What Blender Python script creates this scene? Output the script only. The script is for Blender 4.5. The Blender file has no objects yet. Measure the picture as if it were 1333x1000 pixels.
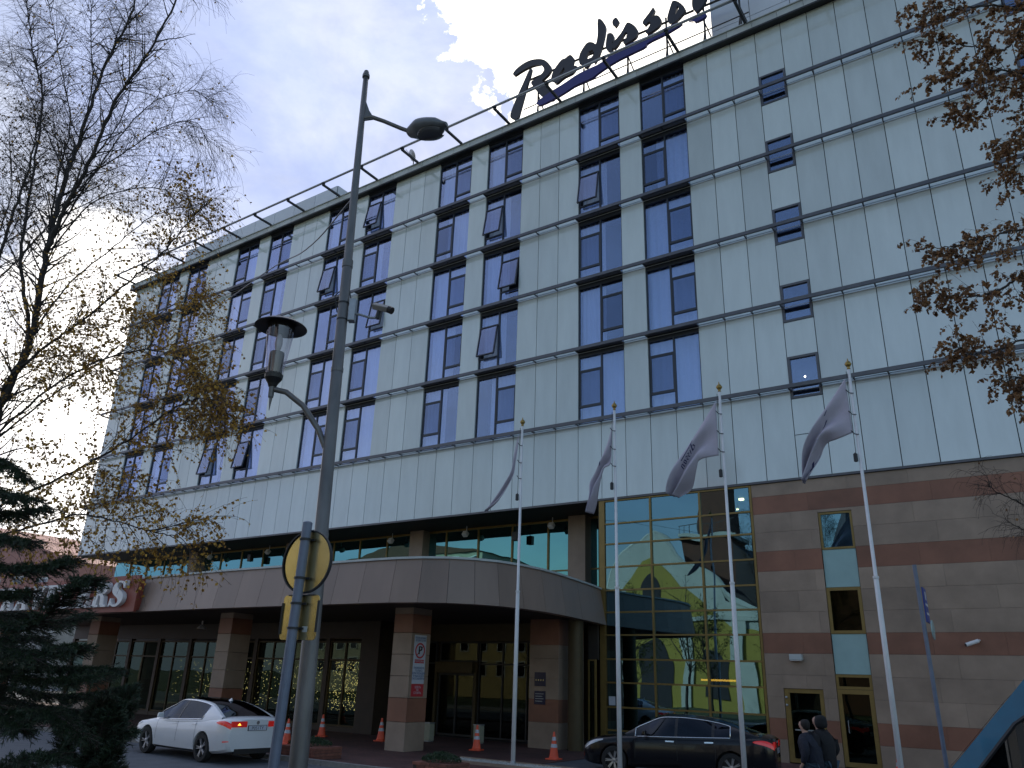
import bpy, bmesh, math, random
from mathutils import Vector, Matrix
random.seed(7)
SC = bpy.context.scene
COL = SC.collection
PI = math.pi
V = Vector

# ------------------------------------------------------------------ builders
class MB:
    """collects faces; build() links them as one mesh object"""
    def __init__(s): s.v = []; s.f = []; s.m = []; s.t = []; s.mi = 0; s.ti = 0.0; s.M = None
    def add(s, vs, fs):
        b = len(s.v)
        if s.M is not None: vs = [s.M @ V(p) for p in vs]
        s.v += [tuple(p) for p in vs]
        for f in fs:
            s.f.append([b + i for i in f]); s.m.append(s.mi); s.t.append(s.ti)
    def box(s, x0, x1, y0, y1, z0, z1):
        vs = [(x0,y0,z0),(x1,y0,z0),(x1,y1,z0),(x0,y1,z0),(x0,y0,z1),(x1,y0,z1),(x1,y1,z1),(x0,y1,z1)]
        s.add(vs, [(0,3,2,1),(4,5,6,7),(0,1,5,4),(1,2,6,5),(2,3,7,6),(3,0,4,7)])
        return s
    def tube(s, pts, r, n=8, cap=True):
        pts = [V(p) for p in pts]
        if not isinstance(r, (list, tuple)): r = [r]*len(pts)
        vs = []; fs = []
        up = V((0,0,1))
        d0 = (pts[1]-pts[0]).normalized()
        if abs(d0.dot(up)) > .95: up = V((1,0,0))
        a = d0.cross(up).normalized()
        for i, p in enumerate(pts):
            d = (pts[min(i+1,len(pts)-1)]-pts[max(i-1,0)])
            if d.length < 1e-9: d = d0
            d = d.normalized()
            a = (a - d*a.dot(d))
            if a.length < 1e-6: a = d.orthogonal()
            a.normalize(); b = d.cross(a)
            for k in range(n):
                t = 2*PI*k/n
                vs.append(p + a*(r[i]*math.cos(t)) + b*(r[i]*math.sin(t)))
        for i in range(len(pts)-1):
            for k in range(n):
                k2 = (k+1) % n
                fs.append((i*n+k, i*n+k2, (i+1)*n+k2, (i+1)*n+k))
        if cap:
            fs.append(tuple(range(n-1,-1,-1))); fs.append(tuple((len(pts)-1)*n+k for k in range(n)))
        s.add(vs, fs); return s
    def lathe(s, prof, c=(0,0,0), n=20, axis='Z', cap=True):
        """prof: (r, h) pairs along axis"""
        vs = []; fs = []
        for r, h in prof:
            for k in range(n):
                t = 2*PI*k/n; a, b = r*math.cos(t), r*math.sin(t)
                p = {'Z':(a,b,h),'Y':(a,h,b),'X':(h,a,b)}[axis]
                vs.append((p[0]+c[0], p[1]+c[1], p[2]+c[2]))
        for i in range(len(prof)-1):
            for k in range(n):
                k2 = (k+1)%n
                fs.append((i*n+k, i*n+k2, (i+1)*n+k2, (i+1)*n+k))
        if cap:
            if prof[0][0] > 1e-5: fs.append(tuple(range(n-1,-1,-1)))
            if prof[-1][0] > 1e-5: fs.append(tuple((len(prof)-1)*n+k for k in range(n)))
        s.add(vs, fs); return s
    def prism(s, poly, y0, y1, holes=(), plane='XZ'):
        """flat outline (with holes) in the XZ (or XY / YZ) plane, given thickness"""
        bm = bmesh.new(); loops = []
        for lp in [poly]+list(holes):
            vs = [bm.verts.new((p[0], p[1], 0)) for p in lp]; loops.append(len(lp))
            for i in range(len(vs)): bm.edges.new((vs[i], vs[(i+1)%len(vs)]))
        bmesh.ops.triangle_fill(bm, use_beauty=True, use_dissolve=False, edges=bm.edges[:])
        bm.verts.index_update()
        base = [v.co.copy() for v in bm.verts]; tris = [[v.index for v in f.verts] for f in bm.faces]
        bm.free(); n = len(base)
        def P(c, h): return {'XZ':(c[0],h,c[1]),'XY':(c[0],c[1],h),'YZ':(h,c[0],c[1])}[plane]
        vs = [P(c, y0) for c in base]+[P(c, y1) for c in base]
        fs = [t for t in tris]+[[n+i for i in reversed(t)] for t in tris]
        o = 0
        for L in loops:
            for i in range(L):
                j = (i+1)%L; fs.append((o+i, o+j, n+o+j, n+o+i))
            o += L
        s.add(vs, fs); return s
    def grid(s, rows):
        n = len(rows[0]); vs = [p for r in rows for p in r]
        s.add(vs, [(i*n+k, i*n+k+1, (i+1)*n+k+1, (i+1)*n+k) for i in range(len(rows)-1) for k in range(n-1)]); return s
    def build(s, name, mats, parent=None, smooth=False, fix=False):
        me = bpy.data.meshes.new(name)
        off = V((0,0,0)); p = parent
        while p is not None:
            off = off + p.location; p = p.parent
        me.from_pydata([(v[0]-off.x, v[1]-off.y, v[2]-off.z) for v in s.v], [], s.f)
        if not isinstance(mats, (list, tuple)): mats = [mats]
        for m in mats: me.materials.append(m)
        if len(mats) > 1: me.polygons.foreach_set('material_index', s.m)
        if any(s.t):
            a = me.attributes.new('tint', 'FLOAT', 'FACE'); a.data.foreach_set('value', s.t)
        if smooth: me.polygons.foreach_set('use_smooth', [True]*len(s.f))
        me.update()
        if fix:
            bm = bmesh.new(); bm.from_mesh(me); bmesh.ops.recalc_face_normals(bm, faces=bm.faces[:]); bm.to_mesh(me); bm.free()
        o = bpy.data.objects.new(name, me); COL.objects.link(o); o.parent = parent
        return o

def tag(o, label=None, cat=None, group=None, kind=None):
    if label: o['label'] = label
    if cat: o['category'] = cat
    if group: o['group'] = group
    if kind: o['kind'] = kind
    return o
def thing(name, loc, label, cat, group=None):
    o = bpy.data.objects.new(name, None); COL.objects.link(o); o.location = loc; o.empty_display_size = .1
    return tag(o, label, cat, group)
def copy_tree(o, parent=None):
    c = o.copy(); COL.objects.link(c); c.parent = parent
    for ch in list(o.children): copy_tree(ch, c)
    return c
def autosmooth(o, ang=40):
    me = o.data
    bm = bmesh.new(); bm.from_mesh(me)
    for f in bm.faces: f.smooth = True
    for e in bm.edges:
        e.smooth = not (len(e.link_faces) == 2 and e.calc_face_angle(0) > math.radians(ang))
    bm.to_mesh(me); bm.free(); return o
def bevel(o, w=.01, seg=2):
    m = o.modifiers.new('bevel','BEVEL'); m.width = w; m.segments = seg; m.limit_method = 'ANGLE'; return o
def applied(o):
    """replace an object's mesh with its evaluated one"""
    dg = bpy.context.evaluated_depsgraph_get(); dg.update()
    me = bpy.data.meshes.new_from_object(o.evaluated_get(dg)); o.modifiers.clear(); o.data = me; return o

# ------------------------------------------------------------------ materials
def nodes_of(name):
    m = bpy.data.materials.new(name); m.use_nodes = True; nt = m.node_tree; nt.nodes.clear()
    out = nt.nodes.new('ShaderNodeOutputMaterial'); return m, nt, out
def mix_rgb(nt, fac, a, b, blend='MIX'):
    n = nt.nodes.new('ShaderNodeMix'); n.data_type = 'RGBA'; n.blend_type = blend
    for sock, val in ((n.inputs[0], fac), (n.inputs[6], a), (n.inputs[7], b)):
        if isinstance(val, bpy.types.NodeSocket): nt.links.new(val, sock)
        elif isinstance(val, (int, float)): sock.default_value = val
        else: sock.default_value = (*val, 1)
    return n.outputs[2]
def math_n(nt, op, a, b=None, c=None, clamp=False):
    n = nt.nodes.new('ShaderNodeMath'); n.operation = op; n.use_clamp = clamp
    for i, val in enumerate((a, b, c)):
        if val is None: continue
        if isinstance(val, bpy.types.NodeSocket): nt.links.new(val, n.inputs[i])
        else: n.inputs[i].default_value = val
    return n.outputs[0]
def mat(name, col, rough=.6, metal=0, spec=.5, noise=0, nscale=4, col2=None, bump=0, bscale=40, tint=0, coat=0, stretch=None, ior=None, emit=None, estr=0):
    m, nt, out = nodes_of(name)
    b = nt.nodes.new('ShaderNodeBsdfPrincipled'); nt.links.new(b.outputs[0], out.inputs[0])
    b.inputs['Roughness'].default_value = rough; b.inputs['Metallic'].default_value = metal
    b.inputs['Specular IOR Level'].default_value = spec; b.inputs['Coat Weight'].default_value = coat
    b.inputs['Coat Roughness'].default_value = .03
    if ior: b.inputs['IOR'].default_value = ior
    c = None
    geo = nt.nodes.new('ShaderNodeNewGeometry')
    vec = geo.outputs['Position']
    if stretch:
        mp = nt.nodes.new('ShaderNodeMapping'); mp.inputs['Scale'].default_value = stretch; nt.links.new(vec, mp.inputs[0]); vec = mp.outputs[0]
    if noise or col2:
        n = nt.nodes.new('ShaderNodeTexNoise'); n.inputs['Scale'].default_value = nscale; n.inputs['Detail'].default_value = 6; n.inputs['Roughness'].default_value = .6
        nt.links.new(vec, n.inputs['Vector'])
        mr = nt.nodes.new('ShaderNodeMapRange'); mr.inputs[1].default_value = .32; mr.inputs[2].default_value = .68; nt.links.new(n.outputs[0], mr.inputs[0])
        if col2: c = mix_rgb(nt, mr.outputs[0], col, col2)
        else:
            c = mix_rgb(nt, mr.outputs[0], [x*(1-noise) for x in col], [min(1, x*(1+noise)) for x in col])
        rr = math_n(nt, 'MULTIPLY_ADD', n.outputs[0], .25*min(1, rough*2), rough-.12*min(1, rough*2)); nt.links.new(rr, b.inputs['Roughness'])
    if tint:
        at = nt.nodes.new('ShaderNodeAttribute'); at.attribute_name = 'tint'
        k = math_n(nt, 'MULTIPLY_ADD', at.outputs['Fac'], tint, 1)
        cc = nt.nodes.new('ShaderNodeCombineColor')
        for i in range(3): nt.links.new(k, cc.inputs[i])
        c = mix_rgb(nt, 1.0, c if c is not None else col, cc.outputs[0], 'MULTIPLY')
    if c is None: b.inputs['Base Color'].default_value = (*col, 1)
    else: nt.links.new(c, b.inputs['Base Color'])
    if bump:
        n2 = nt.nodes.new('ShaderNodeTexNoise'); n2.inputs['Scale'].default_value = bscale; n2.inputs['Detail'].default_value = 4; nt.links.new(vec, n2.inputs['Vector'])
        bp = nt.nodes.new('ShaderNodeBump'); bp.inputs['Strength'].default_value = bump; bp.inputs['Distance'].default_value = .02
        nt.links.new(n2.outputs[0], bp.inputs['Height']); nt.links.new(bp.outputs[0], b.inputs['Normal'])
    if emit:
        b.inputs['Emission Color'].default_value = (*emit, 1); b.inputs['Emission Strength'].default_value = estr
    return m
def glass(name, refl, trans, base=.3, rough=0.0, wob=.0, wscale=.6):
    """coated architectural glass: tinted see-through mixed with tinted mirror reflection"""
    m, nt, out = nodes_of(name)
    g = nt.nodes.new('ShaderNodeBsdfGlossy'); g.inputs['Color'].default_value = (*refl, 1); g.inputs['Roughness'].default_value = rough
    t = nt.nodes.new('ShaderNodeBsdfTransparent'); t.inputs['Color'].default_value = (*trans, 1)
    lw = nt.nodes.new('ShaderNodeFresnel'); gb_ = nt.nodes.new('ShaderNodeNewGeometry')
    nt.links.new(math_n(nt, 'MULTIPLY_ADD', gb_.outputs['Backfacing'], 1/1.5-1.5, 1.5), lw.inputs['IOR'])   # same thin-pane reflectance from both sides
    fac = math_n(nt, 'MULTIPLY_ADD', lw.outputs[0], 1-base, base, clamp=True)
    mx = nt.nodes.new('ShaderNodeMixShader'); nt.links.new(fac, mx.inputs[0]); nt.links.new(t.outputs[0], mx.inputs[1]); nt.links.new(g.outputs[0], mx.inputs[2])
    nt.links.new(mx.outputs[0], out.inputs[0])
    if wob:
        geo = nt.nodes.new('ShaderNodeNewGeometry'); n = nt.nodes.new('ShaderNodeTexNoise'); n.inputs['Scale'].default_value = wscale; n.inputs['Detail'].default_value = 1
        nt.links.new(geo.outputs['Position'], n.inputs['Vector'])
        bp = nt.nodes.new('ShaderNodeBump'); bp.inputs['Strength'].default_value = 1; bp.inputs['Distance'].default_value = wob
        nt.links.new(n.outputs[0], bp.inputs['Height']); nt.links.new(bp.outputs[0], g.inputs['Normal']); nt.links.new(bp.outputs[0], lw.inputs['Normal'])
    return m
def leafmat(name, c1, c2, c3, trans=.3, rough=.6):
    m, nt, out = nodes_of(name)
    at = nt.nodes.new('ShaderNodeAttribute'); at.attribute_name = 'tint'
    r = nt.nodes.new('ShaderNodeValToRGB'); e = r.color_ramp.elements
    e[0].position = 0; e[0].color = (*c1, 1); e[1].position = 1; e[1].color = (*c3, 1); x = e.new(.5); x.color = (*c2, 1)
    nt.links.new(at.outputs['Fac'], r.inputs[0])
    b = nt.nodes.new('ShaderNodeBsdfPrincipled'); b.inputs['Roughness'].default_value = rough; nt.links.new(r.outputs[0], b.inputs['Base Color'])
    t = nt.nodes.new('ShaderNodeBsdfTranslucent'); nt.links.new(r.outputs[0], t.inputs['Color'])
    mx = nt.nodes.new('ShaderNodeMixShader'); mx.inputs[0].default_value = trans
    nt.links.new(b.outputs[0], mx.inputs[1]); nt.links.new(t.outputs[0], mx.inputs[2]); nt.links.new(mx.outputs[0], out.inputs[0]); return m

M = dict(
 panel = mat('panel_glass', (.61,.675,.69), .06, ior=1.95, noise=.055, nscale=1.1, tint=.085, stretch=(1.6,1,.35)),
 joint = mat('joint_dark', (.02,.022,.025), .7),
 alu   = mat('rail_aluminium', (.115,.115,.13), .42, metal=.55, noise=.12, nscale=3),
 fascia= mat('cornice_grey', (.50,.54,.54), .45, noise=.08, nscale=2, tint=.12),
 dark  = mat('dark_metal', (.025,.027,.032), .5, noise=.2, nscale=5),
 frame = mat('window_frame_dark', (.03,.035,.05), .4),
 gold_shaded = mat('bronze_shaded', (.075,.055,.025), .55, metal=.2, noise=.15, nscale=3),  # same bronze under the canopy, its shade put into a darker colour
 stonej= mat('stone_joint', (.16,.12,.10), .9),
 gold  = mat('bronze_frame', (.25,.17,.055), .42, metal=.35, noise=.12, nscale=3),
 curtain=mat('sheer_curtain', (.82,.84,.88), .9, noise=.05, nscale=8),
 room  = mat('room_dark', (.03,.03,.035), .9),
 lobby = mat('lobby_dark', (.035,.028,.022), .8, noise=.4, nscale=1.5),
 stoneA= mat('stone_light', (.315,.232,.175), .5, noise=.2, nscale=.9, tint=.13, bump=.08, bscale=60),
 stoneB= mat('stone_red', (.245,.108,.068), .48, noise=.2, nscale=.9, tint=.14, bump=.08, bscale=60),
 canopy= mat('canopy_stone', (.275,.198,.160), .4, noise=.12, nscale=1, tint=.11, stretch=(1,1,.25)),
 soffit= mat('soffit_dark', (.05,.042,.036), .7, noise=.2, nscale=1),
 white = mat('white_paint', (.75,.75,.76), .35, noise=.05, nscale=3),
 panelw= mat('roof_white_skytint', (.60,.64,.72), .4, noise=.04, nscale=1, tint=.06),  # white panels, the mirrored sky's blue mixed into their colour
 letter= mat('letter_dark', (.022,.021,.028), .45),
 blue  = mat('swoosh_blue', (.02,.02,.16), .4),
 steel = mat('galvanised', (.36,.38,.41), .42, metal=.6, noise=.14, nscale=12),
 pole  = mat('lamp_pole_grey', (.17,.165,.165), .42, metal=.35, noise=.22, nscale=6, stretch=(1,1,.3)),
 black = mat('black_plastic', (.015,.015,.017), .4),
 g_room= glass('window_glass', (.70,.78,1.0), (.84,.89,1.0), .22, wob=.002),
 g_open= glass('sash_glass', (.46,.53,.72), (.66,.72,.86), .24),
 g_wall= glass('curtain_wall_glass', (.29,.52,.66), (.25,.35,.25), .40, wob=.012, wscale=.45),
 g_cl  = glass('clerestory_glass', (.28,.66,.72), (.2,.3,.28), .42, wob=.006),
 g_dark= glass('lobby_glass', (.22,.30,.26), (.45,.5,.45), .10, wob=.006),
 g_clear=glass('lamp_glass', (.62,.60,.66), (.88,.87,.90), .10),
 g_ent = glass('entrance_glass', (.12,.15,.14), (.45,.45,.42), .10),
 opal  = mat('opaque_panel', (.33,.50,.50), .15, noise=.05, nscale=2),
 red   = mat('sign_red', (.26,.055,.035), .45, noise=.08, nscale=2),
 cone_o= mat('cone_orange', (.95,.13,.06), .5),
 cone_w= mat('cone_band', (.55,.57,.62), .4),
 brick = mat('planter_brick', (.22,.085,.06), .75, noise=.25, nscale=9, bump=.4, bscale=50),
 gravel= mat('gravel_pale', (.42,.41,.38), .85, noise=.45, nscale=30, bump=.6, bscale=60),
 gold2 = mat('finial_gold', (.32,.22,.07), .35, metal=.8),
)

# ------------------------------------------------------------------ camera
cam = bpy.data.cameras.new('camera'); co = bpy.data.objects.new('camera', cam); COL.objects.link(co)
Rr = V((0.8275189604776875, 0.5605401374439609, 0.031735222769549876))
Ru = V((0.17463102033746997, -0.3107031149167923, 0.9343273415227112))
Rf = V((-0.5335882090018685, 0.7676316360698717, 0.355000414815068))
mw = Matrix((Rr, Ru, -Rf)).transposed().to_4x4(); mw.translation = (12.28405, -27.43639, 2.17639)
co.matrix_world = mw
cam.sensor_width = 36; cam.lens = 1015.567/1333*36; cam.clip_end = 3000; cam.clip_start = .1
SC.camera = co

# ------------------------------------------------------------------ light
SUN = V((-.62, .72, 0)).normalized(); EL = math.radians(27)
sd = V((SUN.x*math.cos(EL), SUN.y*math.cos(EL), math.sin(EL)))
sl = bpy.data.lights.new('sun', 'SUN'); sl.energy = 3.4; sl.angle = math.radians(.6); sl.color = (1, .9, .74)
so = bpy.data.objects.new('sun', sl); COL.objects.link(so); so.rotation_euler = sd.to_track_quat('Z', 'Y').to_euler()
W = bpy.data.worlds.new('World'); SC.world = W; W.use_nodes = True
nt = W.node_tree; nt.nodes.clear()
out = nt.nodes.new('ShaderNodeOutputWorld'); bg = nt.nodes.new('ShaderNodeBackground'); nt.links.new(bg.outputs[0], out.inputs[0])
sky = nt.nodes.new('ShaderNodeTexSky'); sky.sky_type = 'NISHITA'; sky.sun_disc = False; sky.sun_elevation = EL
sky.sun_rotation = math.atan2(SUN.x, SUN.y); sky.air_density = 1.2; sky.dust_density = 1.5; sky.ozone_density = 1.5
tc = nt.nodes.new('ShaderNodeTexCoord'); D = tc.outputs['Generated']
def vdot(a):
    n = nt.nodes.new('ShaderNodeVectorMath'); n.operation = 'DOT_PRODUCT'; nt.links.new(D, n.inputs[0]); n.inputs[1].default_value = a; return n.outputs['Value']
def noise(scale, detail=6, rough=.55, dist=.3, off=(0,0,0), stretch=(1,1,1.6)):
    mp = nt.nodes.new('ShaderNodeMapping'); mp.inputs['Location'].default_value = off; mp.inputs['Scale'].default_value = stretch; nt.links.new(D, mp.inputs[0])
    n = nt.nodes.new('ShaderNodeTexNoise'); n.inputs['Scale'].default_value = scale; n.inputs['Detail'].default_value = detail; n.inputs['Roughness'].default_value = rough; n.inputs['Distortion'].default_value = dist
    nt.links.new(mp.outputs[0], n.inputs['Vector']); return n.outputs[0]
def ramp(v, a, b, lo=0., hi=1.):
    n = nt.nodes.new('ShaderNodeMapRange'); n.interpolation_type = 'SMOOTHSTEP'; nt.links.new(v, n.inputs[0])
    n.inputs[1].default_value = a; n.inputs[2].default_value = b; n.inputs[3].default_value = lo; n.inputs[4].default_value = hi; return n.outputs[0]
n1 = noise(2.2, off=(.3, .1, .7)); n2 = noise(7, 8, .6); n3 = noise(13, 9, .62, .2, stretch=(1,1,1))
toward = ramp(vdot((-.78, .58, .2)), -.12, .45)                     # thin high cloud lies on the sun's side of the sky
veil = math_n(nt, 'MULTIPLY', toward, ramp(n1, .28, .62, .72, 1.0))
VEIL = mix_rgb(nt, ramp(noise(3.1, 7, .6, .5, off=(2.1,.4,.2)), .36, .66), (3.4, 4.0, 6.1), (4.9, 5.25, 6.3))
c = mix_rgb(nt, veil, sky.outputs[0], VEIL)
vary = ramp(n2, .3, .7, .90, 1.07)
cc = nt.nodes.new('ShaderNodeCombineColor'); [nt.links.new(vary, cc.inputs[i]) for i in range(3)]
c = mix_rgb(nt, 1.0, c, cc.outputs[0], 'MULTIPLY')
def cloud(c, direction, r0, r1, wob, colr):
    d = V(direction).normalized()
    v = math_n(nt, 'MULTIPLY_ADD', math_n(nt, 'SUBTRACT', n2, .5), wob, math_n(nt, 'MULTIPLY_ADD', math_n(nt, 'SUBTRACT', n3, .5), wob*1.3, vdot(d)))
    return mix_rgb(nt, ramp(v, r1, r0), c, colr)
# white bright cloud behind the roof sign, glare behind the left end of the building
c = cloud(c, (-.291, .593, .751), .9818, .9786, .040, (14, 13.4, 12.2))
c = cloud(c, (-.868, .409, .28), .9955, .974, .045, (15, 14.5, 14))
nt.links.new(c, bg.inputs[0]); bg.inputs[1].default_value = .12
SC.view_settings.view_transform = 'Standard'; SC.view_settings.look = 'None'; SC.view_settings.exposure = .5; SC.view_settings.gamma = 1

# ------------------------------------------------------------------ hotel
PW = 1.1; R0 = 12.35; H = 3.337; NR = 5
def RZ(l): return R0 + H*l
XL, XR = -38*PW, 20*PW; ZT = 29.4; SK = 9.03
hotel = thing('hotel', (0,0,0), 'six storey hotel clad in pale green glass panels above a striped stone base', 'hotel')
WINS = {}   # u0 -> [(side, open) for rows 0..4]
pat = {0:'LRRLR', -3:'LRLlR', -8:'RlrLR'.replace('L','l',0), -11:'LRRLR', -16:'LLrLl', -19:'RLRlR', -24:'lLLLR', -27:'lLLRL', -32:'RLRLR', -35:'LRLRL'}
pat[-8] = 'RlrlR'; pat[-16] = 'LLrLl'
for u0, s in pat.items(): WINS[u0] = s
wincols = set()
for u0 in WINS: wincols |= {u0, u0+1}
STAIR = [(13.6-1.63+.0, 13.6), (15.0, 16.56), (18.33, 19.94), (21.67, 23.23), (25.05, 26.56)]   # z ranges of the narrow stair windows
def stair_u(u): return u in (5, 13)

pb = MB(); jb = MB()
def panel(x0, x1, z0, z1, y=0):
    if z1-z0 < .03: return
    g = .014
    pb.ti = random.uniform(-1, 1)*(2.2 if random.random() < .04 else 1) + .001
    pb.box(x0+g, x1-g, y-.015+random.uniform(-.003,.003), y+.06, z0+g, z1-g)
rows = [(RZ(l), (RZ(l+1) if l < NR-1 else 28.98)) for l in range(NR)]
for u in range(-38, 20):
    x0, x1 = u*PW, (u+1)*PW
    cuts = []
    if stair_u(u): cuts = [(a, b) for a, b in STAIR]
    segs = [(SK+.05, R0)] + (rows if u not in wincols else [])
    for a, b in segs:
        spans = [(a, b)]
        for ca, cb in cuts:
            new = []
            for s0, s1 in spans:
                if cb <= s0 or ca >= s1: new.append((s0, s1)); continue
                if ca > s0: new.append((s0, ca))
                if cb < s1: new.append((cb, s1))
            spans = new
        for s0, s1 in spans:
            if stair_u(u) and a < 10: panel(x0, x1, s0, 10.62); panel(x0, x1, 10.62, s1)
            else: panel(x0, x1, s0, s1)
# left end wall panels (facing -X)
for k in range(13):
    for a, b in [(SK+.05, R0)]+rows:
        pb.ti = random.uniform(-1, 1)
        pb.box(XL-.015, XL+.06, .04+k*PW, .04+(k+1)*PW-.04, a+.02, b-.02)
pb.build('wall_panels', M['panel'], hotel)
# dark backing behind the panels with openings left for the windows
for u in range(-38, 20):
    if u in wincols: jb.box(u*PW, (u+1)*PW, .061, .16, SK+.02, R0-.02)
    elif stair_u(u):
        z = SK+.02
        for ca, cb in STAIR: jb.box(u*PW, (u+1)*PW, .061, .16, z, ca); z = cb
        jb.box(u*PW, (u+1)*PW, .061, .16, z, 29)
    else: jb.box(u*PW, (u+1)*PW, .061, .16, SK+.02, 29)
jb.box(XL+.061, XL+.12, .17, 14.2, SK+.02, 29)
jb.build('panel_backing', M['joint'], hotel)
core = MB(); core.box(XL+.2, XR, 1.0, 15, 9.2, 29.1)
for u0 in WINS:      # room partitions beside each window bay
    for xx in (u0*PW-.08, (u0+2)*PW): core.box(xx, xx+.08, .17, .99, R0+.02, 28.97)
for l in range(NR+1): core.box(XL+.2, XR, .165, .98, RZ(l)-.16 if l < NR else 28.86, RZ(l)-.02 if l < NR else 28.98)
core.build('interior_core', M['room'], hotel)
# windows -----------------------------------------------------------
WH = H-.04
def make_window(side, opened):
    w = 2*PW; h = WH
    L = side == 'L'
    sx0, sx1 = (0, w/2) if L else (w/2, w)
    f = MB(); b = .035
    f.box(0, b, .0, .11, 0, h); f.box(w-b, w, .0, .11, 0, h); f.box(b, w-b, .0, .11, 0, b); f.box(b, w-b, 0, .11, h-.22, h)  # tall dark head stands in for recess shade and the louvre's reflection
    f.box(w/2-b, w/2+b, .002, .109, b, h-.22)
    zb, zt = .78, 2.42
    a0, a1 = (b, w/2-b) if L else (w/2+b, w-b)
    f.box(a0, a1, .004, .107, zb-b, zb+b*.6); f.box(a0, a1, .004, .107, zt-b*.6, zt+b)
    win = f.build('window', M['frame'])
    g = MB(); q0, q1 = (w/2+b, w-b) if L else (b, w/2-b)
    g.box(q0, q1, .05, .058, b, h-.22); g.box(a0, a1, .05, .058, b, zb-b); g.box(a0, a1, .05, .058, zt+b, h-.22)
    g.build('pane', M['g_room'], win)
    s = MB(); sg = MB(); z0, z1 = zb+b*.6, zt-b*.6
    if opened:
        ang = -math.radians(9)
        s.M = sg.M = Matrix.Translation((0, -.02, z1)) @ Matrix.Rotation(ang, 4, 'X') @ Matrix.Translation((0, 0, -z1))
    fb = .05; yy0, yy1 = (-.05, .03) if opened else (.012, .075)
    s.box(a0, a0+fb, yy0, yy1, z0, z1); s.box(a1-fb, a1, yy0, yy1, z0, z1); s.box(a0+fb, a1-fb, yy0, yy1, z0, z0+fb); s.box(a0+fb, a1-fb, yy0, yy1, z1-fb, z1)
    sg.box(a0+fb, a1-fb, (yy0+yy1)/2-.004, (yy0+yy1)/2+.004, z0+fb, z1-fb)
    s.build('sash', M['frame'], win); sg.build('sash_pane', M['g_open'], win)
    c = MB(); rr = random.Random(side+str(opened)); ph = rr.uniform(0, 6)
    cols = [k*w/60 for k in range(61)]
    op = (rr.uniform(.35,.5), rr.uniform(.5,.65)) if rr.random() < .6 else None
    rows_ = [[(x, .33+.045*math.sin(x*17+ph+.3*math.sin(x*3))*(1-.15*zz), .06+zz*(h-.12)) for x in cols] for zz in (0, .5, 1)]
    c.grid(rows_); c.build('curtain', M['curtain'], win, smooth=True)
    return win
protos = {}
for u0, s in WINS.items():
    for l in range(NR):
        ch = s[l]; key = (ch.upper(), ch.islower())
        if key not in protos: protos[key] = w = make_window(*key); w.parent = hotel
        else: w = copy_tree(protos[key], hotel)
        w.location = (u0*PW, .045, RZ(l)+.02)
        if key[1]: w['label'] = 'window with its sash tilted open'
        if random.random() < .4:      # some curtains only half drawn
            for c_ in w.children:
                if c_.name.startswith('curtain'): k_ = random.uniform(.45,.8); c_.scale.x = k_; c_.location.x = random.choice((0, 2*PW*(1-k_)))
def stair_window(x0, z0, z1):
    f = MB(); b = .09
    f.box(x0, x0+b, -.04, .12, z0, z1); f.box(x0+PW, x0+PW-b, -.04, .12, z0, z1) if 0 else f.box(x0+PW-b, x0+PW, -.04, .12, z0, z1)
    f.box(x0+b, x0+PW-b, -.04, .12, z0, z0+b); f.box(x0+b, x0+PW-b, -.04, .12, z1-b, z1)
    f.box(x0+b, x0+PW-b, -.03, .11, z0+.42, z0+.47) if z0 < 12 else None
    w = f.build('stair_window', M['alu'], hotel)
    g = MB(); g.box(x0+b, x0+PW-b, .03, .038, z0+b, z1-b); g.build('pane', M['g_room'], w)
for x0 in (5*PW, 13*PW):
    for a, b in STAIR: stair_window(x0, a, b)
# rails and louvres -------------------------------------------------
lv0 = MB()
for k in range(4): lv0.box(.02, 2*PW-.02, -.26+k*.06, -.235+k*.06, -.015, .02)
for xx in (.02, PW-.02, 2*PW-.06): lv0.box(xx, xx+.04, -.262, -.05, -.03, -.0151)
lv0.box(.02, 2*PW-.02, -.05, .04, -.06, .02)
lv0 = lv0.build('louvre', M['dark']); lv0_used = False
def louvre(u0, z, parent):
    global lv0_used
    o = lv0.copy() if lv0_used else lv0
    if lv0_used: COL.objects.link(o)
    lv0_used = True; o.parent = parent; o.location = (u0*PW, 0, z)
for l in range(NR):
    z = RZ(l); r = MB()
    r.box(XL-.35, XR, -.42, -.33, z-.07, z+.07); r.box(XL-.35, XR, -.33, -.27, z-.02, z+.01)
    for u in range(-38, 21): r.box(u*PW-.02, u*PW+.02, -.33, -.02, z-.05, z+.0)
    # rounded return at the left corner
    pts = [(XL-.35+.0-.38*math.sin(t), -.0-.38*math.cos(t), z) for t in [k*PI/8 for k in range(5)]]
    r.tube(pts+[(XL-.73, 13, z)], .06, 6)
    rail = r.build('sunshade_rail', M['alu'], hotel)
    g = MB(); g.box(XL, XR, -.04, -.016, z-.095, z-.075); g.build('drip_flashing', M['fascia'], rail)
    if l > 0:
        for u0 in WINS: louvre(u0, z, rail)
t = MB(); t.box(XL-.05, XR, -.07, .02, SK-.03, SK+.04); t.build('skirt_trim', M['alu'], hotel)
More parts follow.
